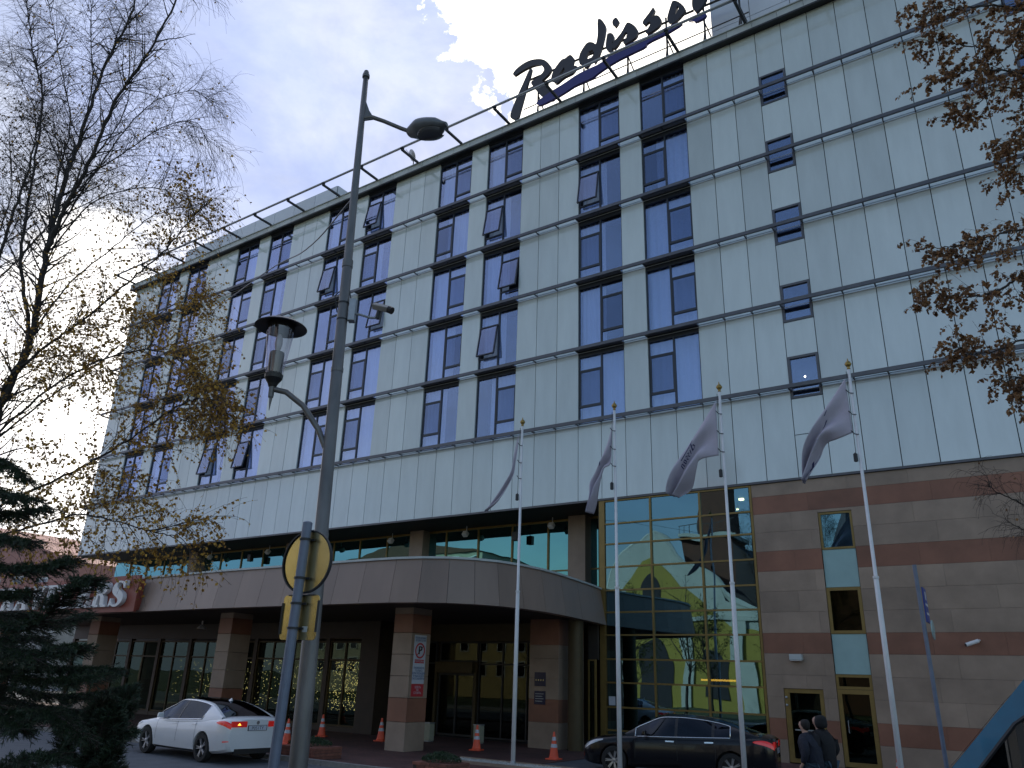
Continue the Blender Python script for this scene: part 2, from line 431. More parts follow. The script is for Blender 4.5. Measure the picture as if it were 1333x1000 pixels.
# cornice
cn = MB()
for k, u in enumerate(range(-38, 20)):
    cn.ti = random.uniform(-1,1); cn.box(u*PW+.008-(.5 if u == -38 else 0), (u+1)*PW-.008, -.34, -.28, 29.02, 29.38)
cn.ti = .3; cn.box(XL-.5, XR, -.40, -.2, 29.385, 29.43); cn.box(XL-.5, XL-.42, -.28, 14.3, 29.02, 29.38)
cor = cn.build('cornice', M['fascia'], hotel)
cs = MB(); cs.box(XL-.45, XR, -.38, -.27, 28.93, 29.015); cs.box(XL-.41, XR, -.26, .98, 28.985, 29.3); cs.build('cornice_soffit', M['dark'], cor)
for u0 in WINS: louvre(u0, 28.94, cor)
rf = MB(); rf.box(XL-.3, XR, -.19, 15.2, 29.31, 29.38); rf.build('roof', M['soffit'], hotel)
# cleaning rail on outriggers
x = -41.68
while x < XR:
    orr = MB(); orr.box(x-.06, x+.06, -1.78, -.41, 29.36, 29.46); orr.box(x-.08, x+.08, -1.84, -1.66, 29.455, 29.55); x += 3.13
    orr.build('outrigger', M['dark'], hotel)
pr = MB(); pr.tube([(XL-.6, -1.72, 29.60), (XR, -1.72, 29.60)], .055, 8); pr.tube([(XL-.6, -1.60, 29.66), (XR, -1.60, 29.66)], .03, 6)
pr.build('roof_pipe', M['steel'], hotel)
# inner guard rail on the roof
gr = MB(); gr.tube([(XL, 1.6, 30.4), (XR, 1.6, 30.4)], .025, 6)
for k in range(30): gr.tube([(XL+k*2.1, 1.6, 29.37), (XL+k*2.1, 1.6, 30.4)], .02, 6)
gr.build('roof_guardrail', M['steel'], hotel)
# rooftop rooms
def roomblock(name, x0, x1, y0, y1, z1, n, rowsz):
    b = MB()
    wx = (x1-x0)/n
    for i in range(n):
        for a, c_ in rowsz:
            b.ti = random.uniform(-1,1); b.box(x0+i*wx+.015, x0+(i+1)*wx-.015, y0, y0+.05, a+.015, c_-.015)
    ny = max(2, int((y1-y0)/1.6)); wy = (y1-y0)/ny
    for xx, d in ((x0-.05, 1), (x1, 1)):
        for i in range(ny):
            for a, c_ in rowsz:
                b.ti = random.uniform(-1,1); b.box(xx, xx+.05, y0+.05+i*wy+.015, y0+.05+(i+1)*wy-.015, a+.015, c_-.015)
    r = b.build(name, M['panelw'], hotel)
    k = MB(); k.box(x0+.001, x1-.001, y0+.051, y1, 29.39, z1-.02); k.build('core', M['joint'], r)
roomblock('rooftop_room', 3.2, 19.5, 1.5, 9, 35.2, 9, [(29.4, 31.6), (31.6, 33.6), (33.6, 35.2)])
roomblock('rooftop_room', -40, -23.2, 2.2, 9, 33.0, 8, [(29.4, 31.2), (31.2, 33.0)])
# dark pipework beside the left room
pk = MB()
for i in range(7):
    xx = -22.6+i*.25
    pk.tube([(xx-.2, 2.0, 29.4), (xx, 1.9, 30.5+.15*(i%3)), (xx+.5, 2.0, 31.0+.2*(i%2)), (xx+1.0, 2.3, 30.2)], .035, 6)
pk.build('roof_pipework', M['dark'], hotel)

# ------------------------------------------------------------------ stone base at the right
def slabs(name, x0, x1, openings, parent):
    zs = [0.02, .70, 1.32, 1.97, 2.63, 3.29, 3.93, 4.60, 5.27, 5.94, 6.62, 7.27, 7.92, 8.54, 8.99]
    red = {1, 5, 9, 12}
    b = MB()
    for i in range(len(zs)-1):
        z0, z1 = zs[i], zs[i+1]; b.mi = 1 if i in red else 0
        x = x0 - (0.6 if i % 2 else 0)
        while x < x1:
            w = 1.9; a, c_ = max(x, x0), min(x+w, x1); x += w
            if c_-a < .02: continue
            b.ti = random.gauss(0, .5)
            spans = [(a, c_, z0, z1)]
            for ox0, ox1, oz0, oz1 in openings:
                new = []
                for (p0, p1, q0, q1) in spans:
                    if ox1 <= p0 or ox0 >= p1 or oz1 <= q0 or oz0 >= q1: new.append((p0,p1,q0,q1)); continue
                    if ox0 > p0: new.append((p0, ox0, q0, q1))
                    if ox1 < p1: new.append((ox1, p1, q0, q1))
                    m0, m1 = max(p0, ox0), min(p1, ox1)
                    if oz1 < q1: new.append((m0, m1, oz1, q1))
                    if oz0 > q0: new.append((m0, m1, q0, oz0))
                spans = new
            for p0, p1, q0, q1 in spans: b.box(p0+.002, p1-.002, 0, .06, q0+.003, q1-.003)
    return b.build(name, [M['stoneA'], M['stoneB']], parent)
ops = [(4.34, 5.58, 0, 2.22), (5.98, 7.06, 0, 7.82)]
sw_ = slabs('stone_wall', 3.80, 24.0, ops, hotel)
k = MB()
for a, b, z0, z1 in [(3.80, 4.33, 0, 8.99), (4.33, 5.59, 2.23, 8.99), (5.59, 5.97, 0, 8.99), (5.97, 7.07, 7.83, 8.99), (7.07, 24, 0, 8.99)]: k.box(a, b, .065, .3, z0, z1)
k.build('wall_core', M['stonej'], sw_)
def framed(name, x0, x1, z0, z1, gl, parent=hotel, bw=.07, y=.03, bars=(), vb=(), fm='gold', dep=.1):
    f = MB()
    f.box(x0, x0+bw, y, y+dep, z0, z1); f.box(x1-bw, x1, y, y+dep, z0, z1); f.box(x0+bw, x1-bw, y, y+dep, z0, z0+bw); f.box(x0+bw, x1-bw, y, y+dep, z1-bw, z1)
    for z in bars: f.box(x0+bw, x1-bw, y+.004, y+dep-.004, z-bw/2, z+bw/2)
    for x in vb: f.box(x-bw/2, x+bw/2, y+.006, y+dep-.002, z0+bw, z1-bw)
    w = f.build(name, M[fm], parent)
    g = MB(); g.box(x0+bw, x1-bw, y+dep*.5, y+dep*.5+.01, z0+bw, z1-bw); g.build('pane', M[gl] if isinstance(gl, str) else gl, w)
    return w
w = framed('tall_window', 5.99, 7.05, 6.57, 7.81, 'g_wall'); w['label'] = 'upper framed window reflecting a spire'
w = framed('tall_window', 5.99, 7.05, 3.9, 5.34, 'g_dark', bw=.1); w['label'] = 'dark middle window'
op = MB(); op.box(6.0, 7.04, .05, .1, 5.35, 6.56); op.build('opaque_panel', M['opal'], hotel)
op = MB(); op.box(6.0, 7.04, .05, .1, 2.69, 3.89); op.build('opaque_panel', M['opal'], hotel)
framed('transom_window', 5.99, 7.05, 2.25, 2.68, 'g_dark', bw=.08)
d1 = framed('glass_door', 5.99, 7.05, .05, 2.24, 'g_dark', bw=.13); 
h_ = MB(); h_.tube([(6.24,-.0,1.0),(6.24,-.06,1.0),(6.24,-.06,1.35),(6.24,0,1.35)], .012, 6); h_.build('handle', M['steel'], d1)
d2 = framed('entrance_door', 4.35, 5.57, .05, 2.21, 'g_dark', bw=.12, vb=(4.62-.17,)); 
h_ = MB(); h_.box(4.6, 5.4, .0, .02, .98, 1.02); h_.build('push_bar', M['steel'], d2)
h_ = MB(); [h_.lathe([(0,-.04),(.035,-.03),(.04,.03)], (4.41, 0, z), 10, 'Y') for z in (1.72, 1.95)]; h_.build('round_fitting', M['steel'], d2)
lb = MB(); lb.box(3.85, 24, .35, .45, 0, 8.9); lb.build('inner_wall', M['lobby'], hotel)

# ------------------------------------------------------------------ curtain wall
cx0, cx1 = -2.1, 3.76
hz = [.62, 1.39, 2.22, 3.03, 3.88, 4.70, 5.51, 6.38, 7.26, 8.05]
vx = [-.14, 1.84]
f = MB()
f.box(cx0-.24, cx0, -.03, .3, .02, 8.99); f.box(cx1-.05, cx1+.03, -.01, .12, .02, 8.99)
for x in vx: f.box(x-.035, x+.035, -.03, .1, .1, 8.99)
for z in hz+[.06, 8.96]: f.box(cx0, cx1-.05, -.02, .08, z-.03, z+.03)
cw = f.build('curtain_wall', M['gold'], hotel)
xs = [cx0]+vx+[cx1-.05]; zs = [.06]+hz+[8.96]
for i in range(3):
    for j in range(len(zs)-1):
        g = MB(); tx, tz = random.gauss(0, .0018), random.gauss(0, .0018)
        x0, x1, z0, z1 = xs[i]+.03, xs[i+1]-.03, zs[j]+.03, zs[j+1]-.03
        yy = lambda x, z: .03 + tx*(x-x0)+tz*(z-z0)
        g.add([(x0,yy(x0,z0),z0),(x1,yy(x1,z0),z0),(x1,yy(x1,z1),z1),(x0,yy(x0,z1),z1)], [(0,1,2,3)]); g.build('pane', M['g_wall'], cw)
# lobby behind the curtain wall
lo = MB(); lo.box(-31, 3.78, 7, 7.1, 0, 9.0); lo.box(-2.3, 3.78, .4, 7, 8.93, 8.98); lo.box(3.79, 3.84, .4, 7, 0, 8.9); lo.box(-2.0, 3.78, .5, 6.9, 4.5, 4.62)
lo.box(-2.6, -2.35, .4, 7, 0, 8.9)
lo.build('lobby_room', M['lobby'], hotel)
E_w = mat('lamp_warm', (.8,.8,.7), emit=(1,.86,.6), estr=9); E_o = mat('lamp_orange', (.8,.4,.1), emit=(1,.42,.06), estr=2.2)
l = MB()
l.lathe([(0,8.88),(.10,8.86),(.10,8.92)], (2.9,1.6,0), 16); l.build('ceiling_light', E_w, hotel)
l = MB()
for (x, y, z) in [(2.2,3.2,8.85),(3.2,4.2,8.85)]: l.lathe([(0,z-.02),(.05,z),(.05,z+.04)], (x,y,0), 10)
l.build('ceiling_light', E_w, hotel)
l = MB(); l.box(1.2, 2.5, .9, .96, 2.38, 2.44); l.build('lit_bar', E_o, hotel)
for (x, z) in [(5.95, 12.75), (6.0, 15.5)]:
    l = MB(); l.lathe([(0,-.045),(.045,0),(0,.045)], (x,.5,z+.2), 10); l.build('stair_lamp', E_w, hotel)

# ------------------------------------------------------------------ recess, clerestory, soffit
cy = 2.6
s = MB(); s.box(XL, cx0-.24, .0, cy+.2, SK-.02, SK+.015); s.box(XL-.0, cx0, .001, cy, SK-.3, SK-.021) if 0 else None
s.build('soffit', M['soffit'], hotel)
f = MB(); x = cx0-.3; k = 0
f.box(XL+.3, cx0-.3, cy-.02, cy+.1, 5.5, 5.64); f.box(XL+.3, cx0-.3, cy-.02, cy+.1, 8.9, 9.0); f.box(XL+.3, cx0-.3, cy-.015, cy+.08, 6.72, 6.78)
while x > XL+.3:
    f.box(x-.04, x+.04, cy-.025, cy+.1, 5.64, 8.9); x -= 1.96
for z in (6.0, 7.3, 8.2): f.box(cx0-.19, cx0-.13, .31, cy, z-.03, z+.03)
cf = f.build('clerestory', M['gold'], hotel)
g = MB(); g.box(XL+.3, cx0-.3, cy+.03, cy+.04, 5.64, 8.9); g.build('pane', M['g_cl'], cf)
g = MB(); g.box(cx0-.165, cx0-.155, .31, cy, 5.6, 8.95); g.build('side_pane', M['g_cl'], cf)
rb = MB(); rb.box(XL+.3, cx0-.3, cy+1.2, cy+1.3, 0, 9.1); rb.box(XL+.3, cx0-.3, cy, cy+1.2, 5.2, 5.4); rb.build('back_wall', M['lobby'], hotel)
for x0 in (-5.0, -14.15, -23.4, -32.4):
    p = MB(); p.box(x0, x0+.85, cy-.5, cy+.3, 5.4, SK-.025); p.build('pier', M['stoneA'], hotel)
# ------------------------------------------------------------------ canopy
path = [(-2.30, .0), (-2.05, -1.2), (-1.82, -2.7), (-1.6, -4.2), (-1.5, -5.6), (-1.58, -6.7), (-1.82, -7.6), (-2.2, -8.25), (-2.75, -8.78), (-3.5, -9.14), (-4.4, -9.32)]
x = -5.6
while x > -35: path.append((x, -9.38 if x > -13 else -9.38+min(.5, (-13-x)*.05))); x -= 1.2
path.append((-35.5, -8.9))
zt, zb = 5.54, 4.24
ca = MB()
def nrm(i):
    a = path[max(i-1,0)]; b = path[min(i+1,len(path)-1)]
    d = V((b[0]-a[0], b[1]-a[1], 0)).normalized(); return V((-d.y, d.x, 0)) if 0 else V((-d.y, d.x, 0))
N = [nrm(i) for i in range(len(path))]
cen = V((-12, -3, 0))
for i in range(len(path)):
    if N[i].dot(V((path[i][0], path[i][1], 0))-cen) < 0: N[i] = -N[i]
for i in range(len(path)-1):
    a, b = V((*path[i], 0)), V((*path[i+1], 0)); d = (b-a); e = d.normalized()*.006
    ca.ti = random.gauss(0, .7)*(2.2 if i == 6 else 1)
    A, B = a+e, b-e
    na, nb = N[i]*.22, N[i+1]*.22
    ca.add([A+na+V((0,0,zb)), B+nb+V((0,0,zb)), B+V((0,0,zt)), A+V((0,0,zt)), A-N[i]*.1+V((0,0,zb)), B-N[i+1]*.1+V((0,0,zb)), B-N[i+1]*.1+V((0,0,zt)), A-N[i]*.1+V((0,0,zt))],
        [(0,1,2,3),(5,4,7,6),(3,2,6,7),(1,0,4,5),(0,3,7,4),(2,1,5,6)])
can = ca.build('canopy_fascia', M['canopy'], hotel, fix=True)
cp = MB()
for i in range(len(path)-1):
    a, b = V((*path[i], 0)), V((*path[i+1], 0)); na, nb = N[i]*.06, N[i+1]*.06
    z0, z1 = zt+.004, zt+.07
    cp.add([a+na+V((0,0,z0)), b+nb+V((0,0,z0)), b+nb+V((0,0,z1)), a+na+V((0,0,z1)), a-N[i]*.2+V((0,0,z0)), b-N[i+1]*.2+V((0,0,z0)), b-N[i+1]*.2+V((0,0,z1)), a-N[i]*.2+V((0,0,z1))],
        [(0,1,2,3),(5,4,7,6),(3,2,6,7),(1,0,4,5)])
cp.build('coping', M['fascia'], can, fix=True)
sl2 = MB(); inner = [(p[0]-N[i].x*.12, p[1]-N[i].y*.12) for i, p in enumerate(path)]
poly = inner+[(-35.5, 2.4), (-2.45, 2.4)]
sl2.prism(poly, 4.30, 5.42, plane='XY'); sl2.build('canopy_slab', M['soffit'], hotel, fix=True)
# canopy columns
def column(x0, x1, y0, y1):
    b = MB()
    for z0, z1, mi in [(.0,.85,0),(.85,1.55,1),(1.55,2.2,0),(2.2,2.85,0),(2.85,3.52,0),(3.52,4.1,1),(4.1,4.32,0)]:
        b.mi = mi; b.ti = random.gauss(0,.4); b.box(x0, x1, y0, y1, z0+.003, z1-.003)
    return b.build('canopy_column', [M['stoneA'], M['stoneB']], hotel)
for x0 in (-6.0, -15.2, -24.6, -33.8): bevel(column(x0, x0+.8, -7.45, -6.5), .012, 1)
# ground floor shop front
sy = -2.8; bays = [-34.5, -31.5, -28.8, -26.2, -23.6, -21.0, -18.6, -16.2, -13.9, -11.8]
for i in range(len(bays)-1):
    w = framed('shop_window', bays[i]+.12, bays[i+1]-.12, .2, 3.5, 'g_dark', bw=.07, y=sy, bars=(2.75,), vb=((bays[i]+bays[i+1])/2,), fm='gold_shaded')
p = MB()
for x in bays[:-1]: p.box(x-.11, x+.11, sy-.05, sy+.2, .0, 3.6)
p.box(-11.9, -10.9, sy-.1, sy+.4, 0, 4.29); p.box(-34.6, -11.9, sy-.02, sy+.25, 3.6, 4.29); p.box(-34.6, -11.9, sy-.04, sy+.15, .0, .19)
p.box(-11.1, -10.9, sy+.4, -.7, 0, 4.29)
p.build('shop_front_frame', mat('brown_cladding', (.05,.034,.024), .5, noise=.2, nscale=2), hotel)
# recessed entrance
ey = -.7
e = MB(); e.box(-9.5, -7.6, ey-.25, ey-.05, 2.4, 2.8); e.box(-10.88, -3.95, ey-.03, ey+.15, 3.62, 4.29); e.box(-9.62, -9.5, ey-.1, ey+.05, 0, 2.8); e.box(-7.6, -7.48, ey-.1, ey+.05, 0, 2.8)
ent = e.build('entrance_frame', M['gold_shaded'], hotel)
framed('revolving_door', -9.48, -7.62, .05, 2.38, 'g_ent', bw=.08, y=ey, vb=(-8.55,), fm='dark')
framed('entrance_glazing', -7.45, -3.98, .05, 3.6, 'g_ent', bw=.06, y=ey, bars=(2.75,), vb=(-6.3, -5.15), fm='dark')
framed('entrance_glazing', -9.48, -7.5, 2.82, 3.6, 'g_ent', bw=.06, y=ey, fm='dark'); framed('entrance_glazing', -10.85, -9.65, .05, 3.6, 'g_ent', bw=.06, y=ey, bars=(2.75,), fm='dark')
# striped pier beside the entrance, bronze column, side door
b = MB()
for z0, z1, mi in [(.0,.85,0),(.85,1.6,1),(1.6,2.3,0),(2.3,2.95,0),(2.95,3.4,0),(3.4,4.29,1)]:
    b.mi = mi; b.ti = random.gauss(0,.4); b.box(-3.93, -2.72, -2.4, -.6, z0+.003, z1-.003)
b.build('entrance_pier', [M['stoneA'], M['stoneB']], hotel)
b = MB(); b.lathe([(.27,0),(.27,4.29)], (-2.2,-2.1,0), 24); b.build('round_column', M['gold_shaded'], hotel, smooth=False)
framed('side_door', -2.68, -2.36, .05, 3.0, 'g_dark', bw=.05, y=-.35)
b = MB(); b.box(-2.75, -2.34, -.2, -.1, 3.0, 4.29); b.build('door_header', M['soffit'], hotel)
# fairy lights inside the shop windows
E_f = mat('fairy_bulb', (1,.8,.4), emit=(1,.72,.3), estr=8)
fl = MB()
for i in range(900):
    x = random.choice([random.uniform(-13.8,-12.0), random.uniform(-25,-12), random.uniform(-23,-12)]); z = random.uniform(.8, 2.7)
    x = round(x*6)/6+random.uniform(-.03,.03); r = .0105; y = sy+.3+random.uniform(0,.15)
    fl.add([(x-r,y,z),(x+r,y,z),(x,y-r,z),(x,y+r,z),(x,y,z-r),(x,y,z+r)], [(0,2,5),(2,1,5),(1,3,5),(3,0,5),(2,0,4),(1,2,4),(3,1,4),(0,3,4)])
tag(fl.build('fairy_lights', E_f), 'tiny warm fairy lights hanging in the dark shop windows', 'lights', kind='stuff')
# lit lobby lamps seen through the entrance
l = MB()
for x, z, y in [(-6.9,1.9,1.2),(-6.0,1.5,1.6),(-6.2,1.75,2),(-5.3,1.35,1.4),(-5.6,2.0,2.2)]: l.lathe([(0,-.06),(.03,-.04),(.03,.05),(0,.07)], (x,y,z), 8)
l.build('lobby_lamps', mat('lamp_dim', (.8,.6,.4), emit=(1,.62,.3), estr=1.5), hotel)
BIRCH= {'A': ([(1.45, -22.79, 0.72), (1.17, -22.98, 2.72), (0.98, -23.12, 4.44), (0.94, -23.15, 5.39), (1.06, -23.06, 6.42), (0.97, -23.12, 7.76), (0.72, -23.05, 9.22), (0.66, -22.97, 10.02), (0.49, -22.85, 11.59), (0.55, -22.68, 12.89), (0.43, -22.65, 14.08)], 0.13, 0.012), 'B': ([(0.97, -23.12, 7.76), (1.27, -23.16, 8.42), (1.63, -23.15, 9.02), (2.08, -23.2, 9.96), (2.53, -23.13, 10.58), (2.84, -23.04, 11.6), (2.94, -22.97, 12.23)], 0.06, 0.01), 'C': ([(1.06, -23.06, 6.42), (0.33, -23.2, 7.91), (-0.28, -23.14, 9.54), (-0.82, -23.15, 11.33), (-1.45, -23.34, 12.69), (-1.88, -23.52, 13.88)], 0.05, 0.008), 'J': ([(0.97, -23.12, 7.76), (0.28, -22.99, 9.42), (-0.21, -22.85, 10.78), (-0.73, -23.09, 12.18), (-1.5, -23.38, 13.98)], 0.03, 0.006), 'K': ([(1.27, -23.16, 8.42), (1.33, -22.87, 9.31), (1.26, -22.55, 10.35), (1.33, -22.26, 10.99), (1.67, -21.9, 11.29), (1.79, -21.7, 11.23)], 0.022, 0.004), 'M': ([(1.01, -23.09, 8.01), (1.5, -23.0, 8.96), (2.01, -22.89, 9.24), (2.65, -22.69, 9.59), (3.1, -22.49, 9.6), (3.31, -22.35, 9.2)], 0.022, 0.004), 'N': ([(1.01, -23.09, 7.82), (2.02, -23.13, 8.24), (2.71, -22.89, 8.38), (3.31, -22.71, 8.2), (3.66, -22.47, 7.98)], 0.02, 0.004), 'D': ([(0.94, -23.15, 5.39), (1.06, -23.18, 5.78), (1.81, -23.02, 6.27), (2.15, -22.91, 6.5), (2.77, -22.72, 7.03), (3.14, -22.59, 7.37), (3.45, -22.49, 7.8), (3.71, -22.43, 8.08)], 0.04, 0.006), 'P': ([(1.06, -23.06, 6.42), (1.34, -22.87, 7.27), (1.77, -22.57, 7.92), (2.14, -22.31, 8.46), (2.45, -22.09, 8.64)], 0.025, 0.004), 'E': ([(0.95, -23.14, 4.96), (1.76, -22.94, 5.59), (2.53, -22.77, 5.87), (3.19, -22.55, 5.97), (3.8, -22.37, 5.75), (4.02, -22.22, 5.46)], 0.03, 0.005), 'Q': ([(0.96, -23.13, 4.91), (1.09, -22.67, 5.62), (1.32, -22.27, 6.18), (1.46, -21.81, 6.94), (1.68, -21.41, 7.51), (2.0, -21.19, 7.46)], 0.025, 0.004), 'F': ([(1.03, -23.08, 3.84), (1.62, -23.03, 4.06), (2.44, -22.83, 4.34), (3.08, -22.75, 4.53), (3.62, -22.62, 4.8), (4.0, -22.48, 5.08), (4.36, -22.35, 5.16), (4.55, -22.22, 4.97)], 0.035, 0.005), 'G': ([(1.12, -23.02, 3.27), (1.86, -23.11, 3.58), (2.53, -23.01, 3.7), (3.09, -22.87, 3.8), (3.49, -22.71, 3.74), (3.94, -22.52, 3.62), (4.27, -22.29, 3.55)], 0.03, 0.005), 'S': ([(0.72, -23.05, 9.22), (-0.4, -23.1, 10.53), (-1.4, -23.31, 11.82), (-1.95, -23.45, 12.59)], 0.02, 0.004), 'T': ([(0.66, -22.97, 10.02), (0.96, -23.13, 10.83), (0.97, -23.37, 11.73), (0.95, -23.5, 12.6)], 0.022, 0.005), 'U': ([(1.63, -23.15, 9.02), (1.57, -22.83, 10.17), (1.32, -22.76, 11.41), (1.08, -22.8, 12.49)], 0.018, 0.004)}
BIRCH2= {'A': ([(-2.17, -21.65, 0.27), (-2.51, -21.89, 2.87), (-2.85, -22.12, 5.37), (-3.13, -22.32, 7.8), (-3.12, -22.31, 9.9), (-3.08, -22.29, 11.49), (-3.4, -22.26, 12.77)], 0.12, 0.01), 'B': ([(-3.13, -22.32, 7.8), (-3.49, -22.32, 9.5), (-3.72, -22.24, 11.02), (-4.32, -22.42, 12.67)], 0.04, 0.006), 'C': ([(-3.11, -22.3, 8.74), (-2.35, -22.14, 9.41), (-1.82, -22.02, 10.13), (-1.66, -22.03, 10.75)], 0.03, 0.005), 'D': ([(-2.92, -22.17, 5.92), (-2.11, -22.09, 6.64), (-1.32, -21.92, 6.97), (-0.71, -21.61, 7.1)], 0.03, 0.005)}
RTREE= {'Z': ([(12.35, -15.21, -0.77), (12.78, -14.92, 2.29), (13.42, -14.47, 6.28), (13.95, -14.1, 9.44), (14.36, -13.82, 12.32), (14.8, -13.51, 16.14)], 0.16, 0.03), '1': ([(14.41, -13.78, 12.33), (13.89, -14.75, 12.27), (13.41, -15.45, 12.18), (12.95, -16.01, 12.04), (12.44, -16.61, 11.69), (12.01, -17.15, 11.34)], 0.035, 0.005), '2': ([(14.32, -13.85, 11.84), (13.77, -14.71, 12.21), (13.37, -15.36, 11.92), (13.02, -15.85, 11.27), (12.73, -16.16, 11.22), (12.44, -16.49, 11.15), (12.02, -16.9, 11.12)], 0.03, 0.004), '3': ([(14.16, -13.96, 10.75), (13.66, -14.91, 11.03), (13.21, -15.59, 10.94), (12.85, -16.08, 10.78), (12.53, -16.55, 10.57), (12.05, -17.13, 10.22)], 0.03, 0.004), '4': ([(14.13, -13.98, 10.6), (13.65, -14.55, 11.0), (13.2, -15.11, 11.02), (12.81, -15.62, 10.76), (12.51, -16.07, 10.32), (12.27, -16.36, 10.08)], 0.025, 0.004), '5': ([(13.98, -14.08, 9.72), (13.5, -14.9, 10.09), (13.19, -15.36, 10.19), (12.89, -15.81, 9.73), (12.66, -16.09, 9.38)], 0.02, 0.004), '6': ([(13.82, -14.19, 8.76), (13.49, -14.66, 9.55), (13.11, -15.17, 9.79), (12.87, -15.58, 9.42), (12.63, -15.87, 9.0)], 0.02, 0.004), '8': ([(13.61, -14.34, 7.72), (13.27, -15.06, 8.34), (12.76, -15.9, 8.2), (12.33, -16.57, 7.86), (11.97, -17.06, 7.59), (11.64, -17.53, 7.42)], 0.03, 0.004), '7': ([(13.54, -14.39, 7.1), (13.16, -15.14, 7.72), (12.64, -15.99, 7.46), (12.29, -16.59, 7.06), (11.99, -17.05, 6.86), (11.69, -17.38, 6.83), (11.43, -17.68, 6.81)], 0.03, 0.004), '9': ([(13.37, -14.5, 6.05), (12.99, -15.26, 6.77), (12.48, -15.97, 6.58), (12.21, -16.53, 6.29), (11.94, -16.84, 6.16), (11.8, -17.05, 6.21)], 0.025, 0.004), '10': ([(13.28, -14.56, 5.6), (12.86, -15.34, 6.09), (12.39, -16.03, 6.03), (12.23, -16.27, 5.97), (12.21, -16.41, 5.55)], 0.02, 0.004), '11': ([(12.96, -14.79, 3.56), (12.49, -15.6, 4.04), (12.12, -16.23, 4.36), (11.87, -16.64, 4.47), (11.79, -16.82, 4.59)], 0.018, 0.003), '12': ([(12.92, -14.82, 3.37), (12.46, -15.62, 3.85), (12.07, -16.26, 4.06), (11.92, -16.49, 4.13)], 0.015, 0.003)}
SPRUCE_T= [(5.57, -24.07, -0.42), (5.16, -24.35, 1.42), (4.81, -24.6, 3.15), (4.52, -24.8, 4.65)]
SPRUCE_B= [[(4.67, -24.69, 3.87), (5.24, -24.66, 3.74), (5.67, -24.61, 3.54)], [(4.71, -24.66, 3.67), (5.4, -24.67, 3.46), (5.96, -24.65, 3.35)], [(4.75, -24.64, 3.47), (5.16, -24.47, 3.34), (5.53, -24.34, 3.38)], [(4.79, -24.61, 3.21), (5.59, -24.66, 3.08), (6.11, -24.66, 3.02)], [(4.84, -24.58, 3.02), (5.58, -24.55, 2.87), (6.03, -24.48, 2.86), (6.27, -24.43, 2.91)], [(4.88, -24.55, 2.77), (5.47, -24.5, 2.67), (5.87, -24.47, 2.69)], [(4.93, -24.51, 2.53), (5.79, -24.4, 2.44), (6.15, -24.39, 2.6), (6.35, -24.37, 2.73), (6.6, -24.33, 2.8)], [(4.96, -24.49, 2.36), (5.86, -24.47, 2.25), (6.44, -24.44, 2.28), (6.81, -24.42, 2.32)], [(4.92, -24.52, 2.53), (4.85, -24.08, 2.57), (4.93, -23.78, 2.53), (4.94, -23.53, 2.61)], [(5.0, -24.46, 2.19), (5.69, -24.35, 2.09), (6.28, -24.31, 2.08), (6.69, -24.26, 2.12)], [(5.02, -24.45, 2.07), (5.24, -24.05, 1.97), (5.5, -23.75, 1.95), (5.73, -23.47, 2.02)], [(5.05, -24.43, 1.96), (5.95, -24.41, 1.86), (6.48, -24.41, 1.86), (6.87, -24.38, 1.74)], [(5.08, -24.41, 1.8), (5.97, -24.52, 1.81), (6.43, -24.56, 1.77)], [(4.95, -24.5, 2.42), (5.87, -24.59, 2.3), (6.53, -24.62, 2.2)], [(5.01, -24.46, 2.13), (5.56, -24.19, 2.15), (5.96, -24.04, 2.16), (6.2, -23.87, 2.16)], [(4.98, -24.48, 2.3), (5.1, -24.03, 2.38), (5.23, -23.81, 2.27)], [(5.18, -24.34, 1.37), (6.15, -24.52, 1.51), (6.62, -24.55, 1.62), (6.83, -24.53, 1.63)], [(5.04, -24.43, 1.96), (4.84, -23.84, 1.87), (4.98, -23.5, 1.81), (5.11, -23.17, 1.84)]]
FLAGS= [([(-0.85, 9.43), (-0.99, 9.0), (-1.09, 8.56), (-1.09, 8.27), (-1.36, 7.86), (-1.79, 7.36), (-2.04, 7.06)], [(-0.88, 9.06), (-0.91, 8.72), (-0.95, 8.43), (-0.98, 8.11), (-1.18, 7.8), (-1.55, 7.26), (-1.98, 7.07)]), ([(2.4, 9.3), (2.31, 8.89), (2.1, 8.4), (1.83, 7.85), (1.61, 7.57), (1.68, 7.23), (1.62, 6.68)], [(2.37, 8.71), (2.37, 7.96), (2.13, 7.97), (2.06, 7.66), (1.94, 7.27), (1.81, 6.98), (1.64, 6.7)]), ([(5.52, 9.39), (5.05, 8.75), (4.68, 8.26), (4.3, 7.68), (4.09, 7.16), (4.06, 6.97)], [(5.51, 7.88), (4.95, 7.84), (4.9, 7.65), (4.74, 7.31), (4.62, 7.09), (4.29, 6.9)]), ([(8.83, 9.42), (8.36, 8.8), (8.0, 8.3), (7.69, 7.76), (7.59, 7.36), (7.52, 6.96)], [(8.85, 8.01), (8.49, 7.9), (8.16, 7.88), (7.97, 7.48), (7.76, 7.1), (7.65, 6.95)])]
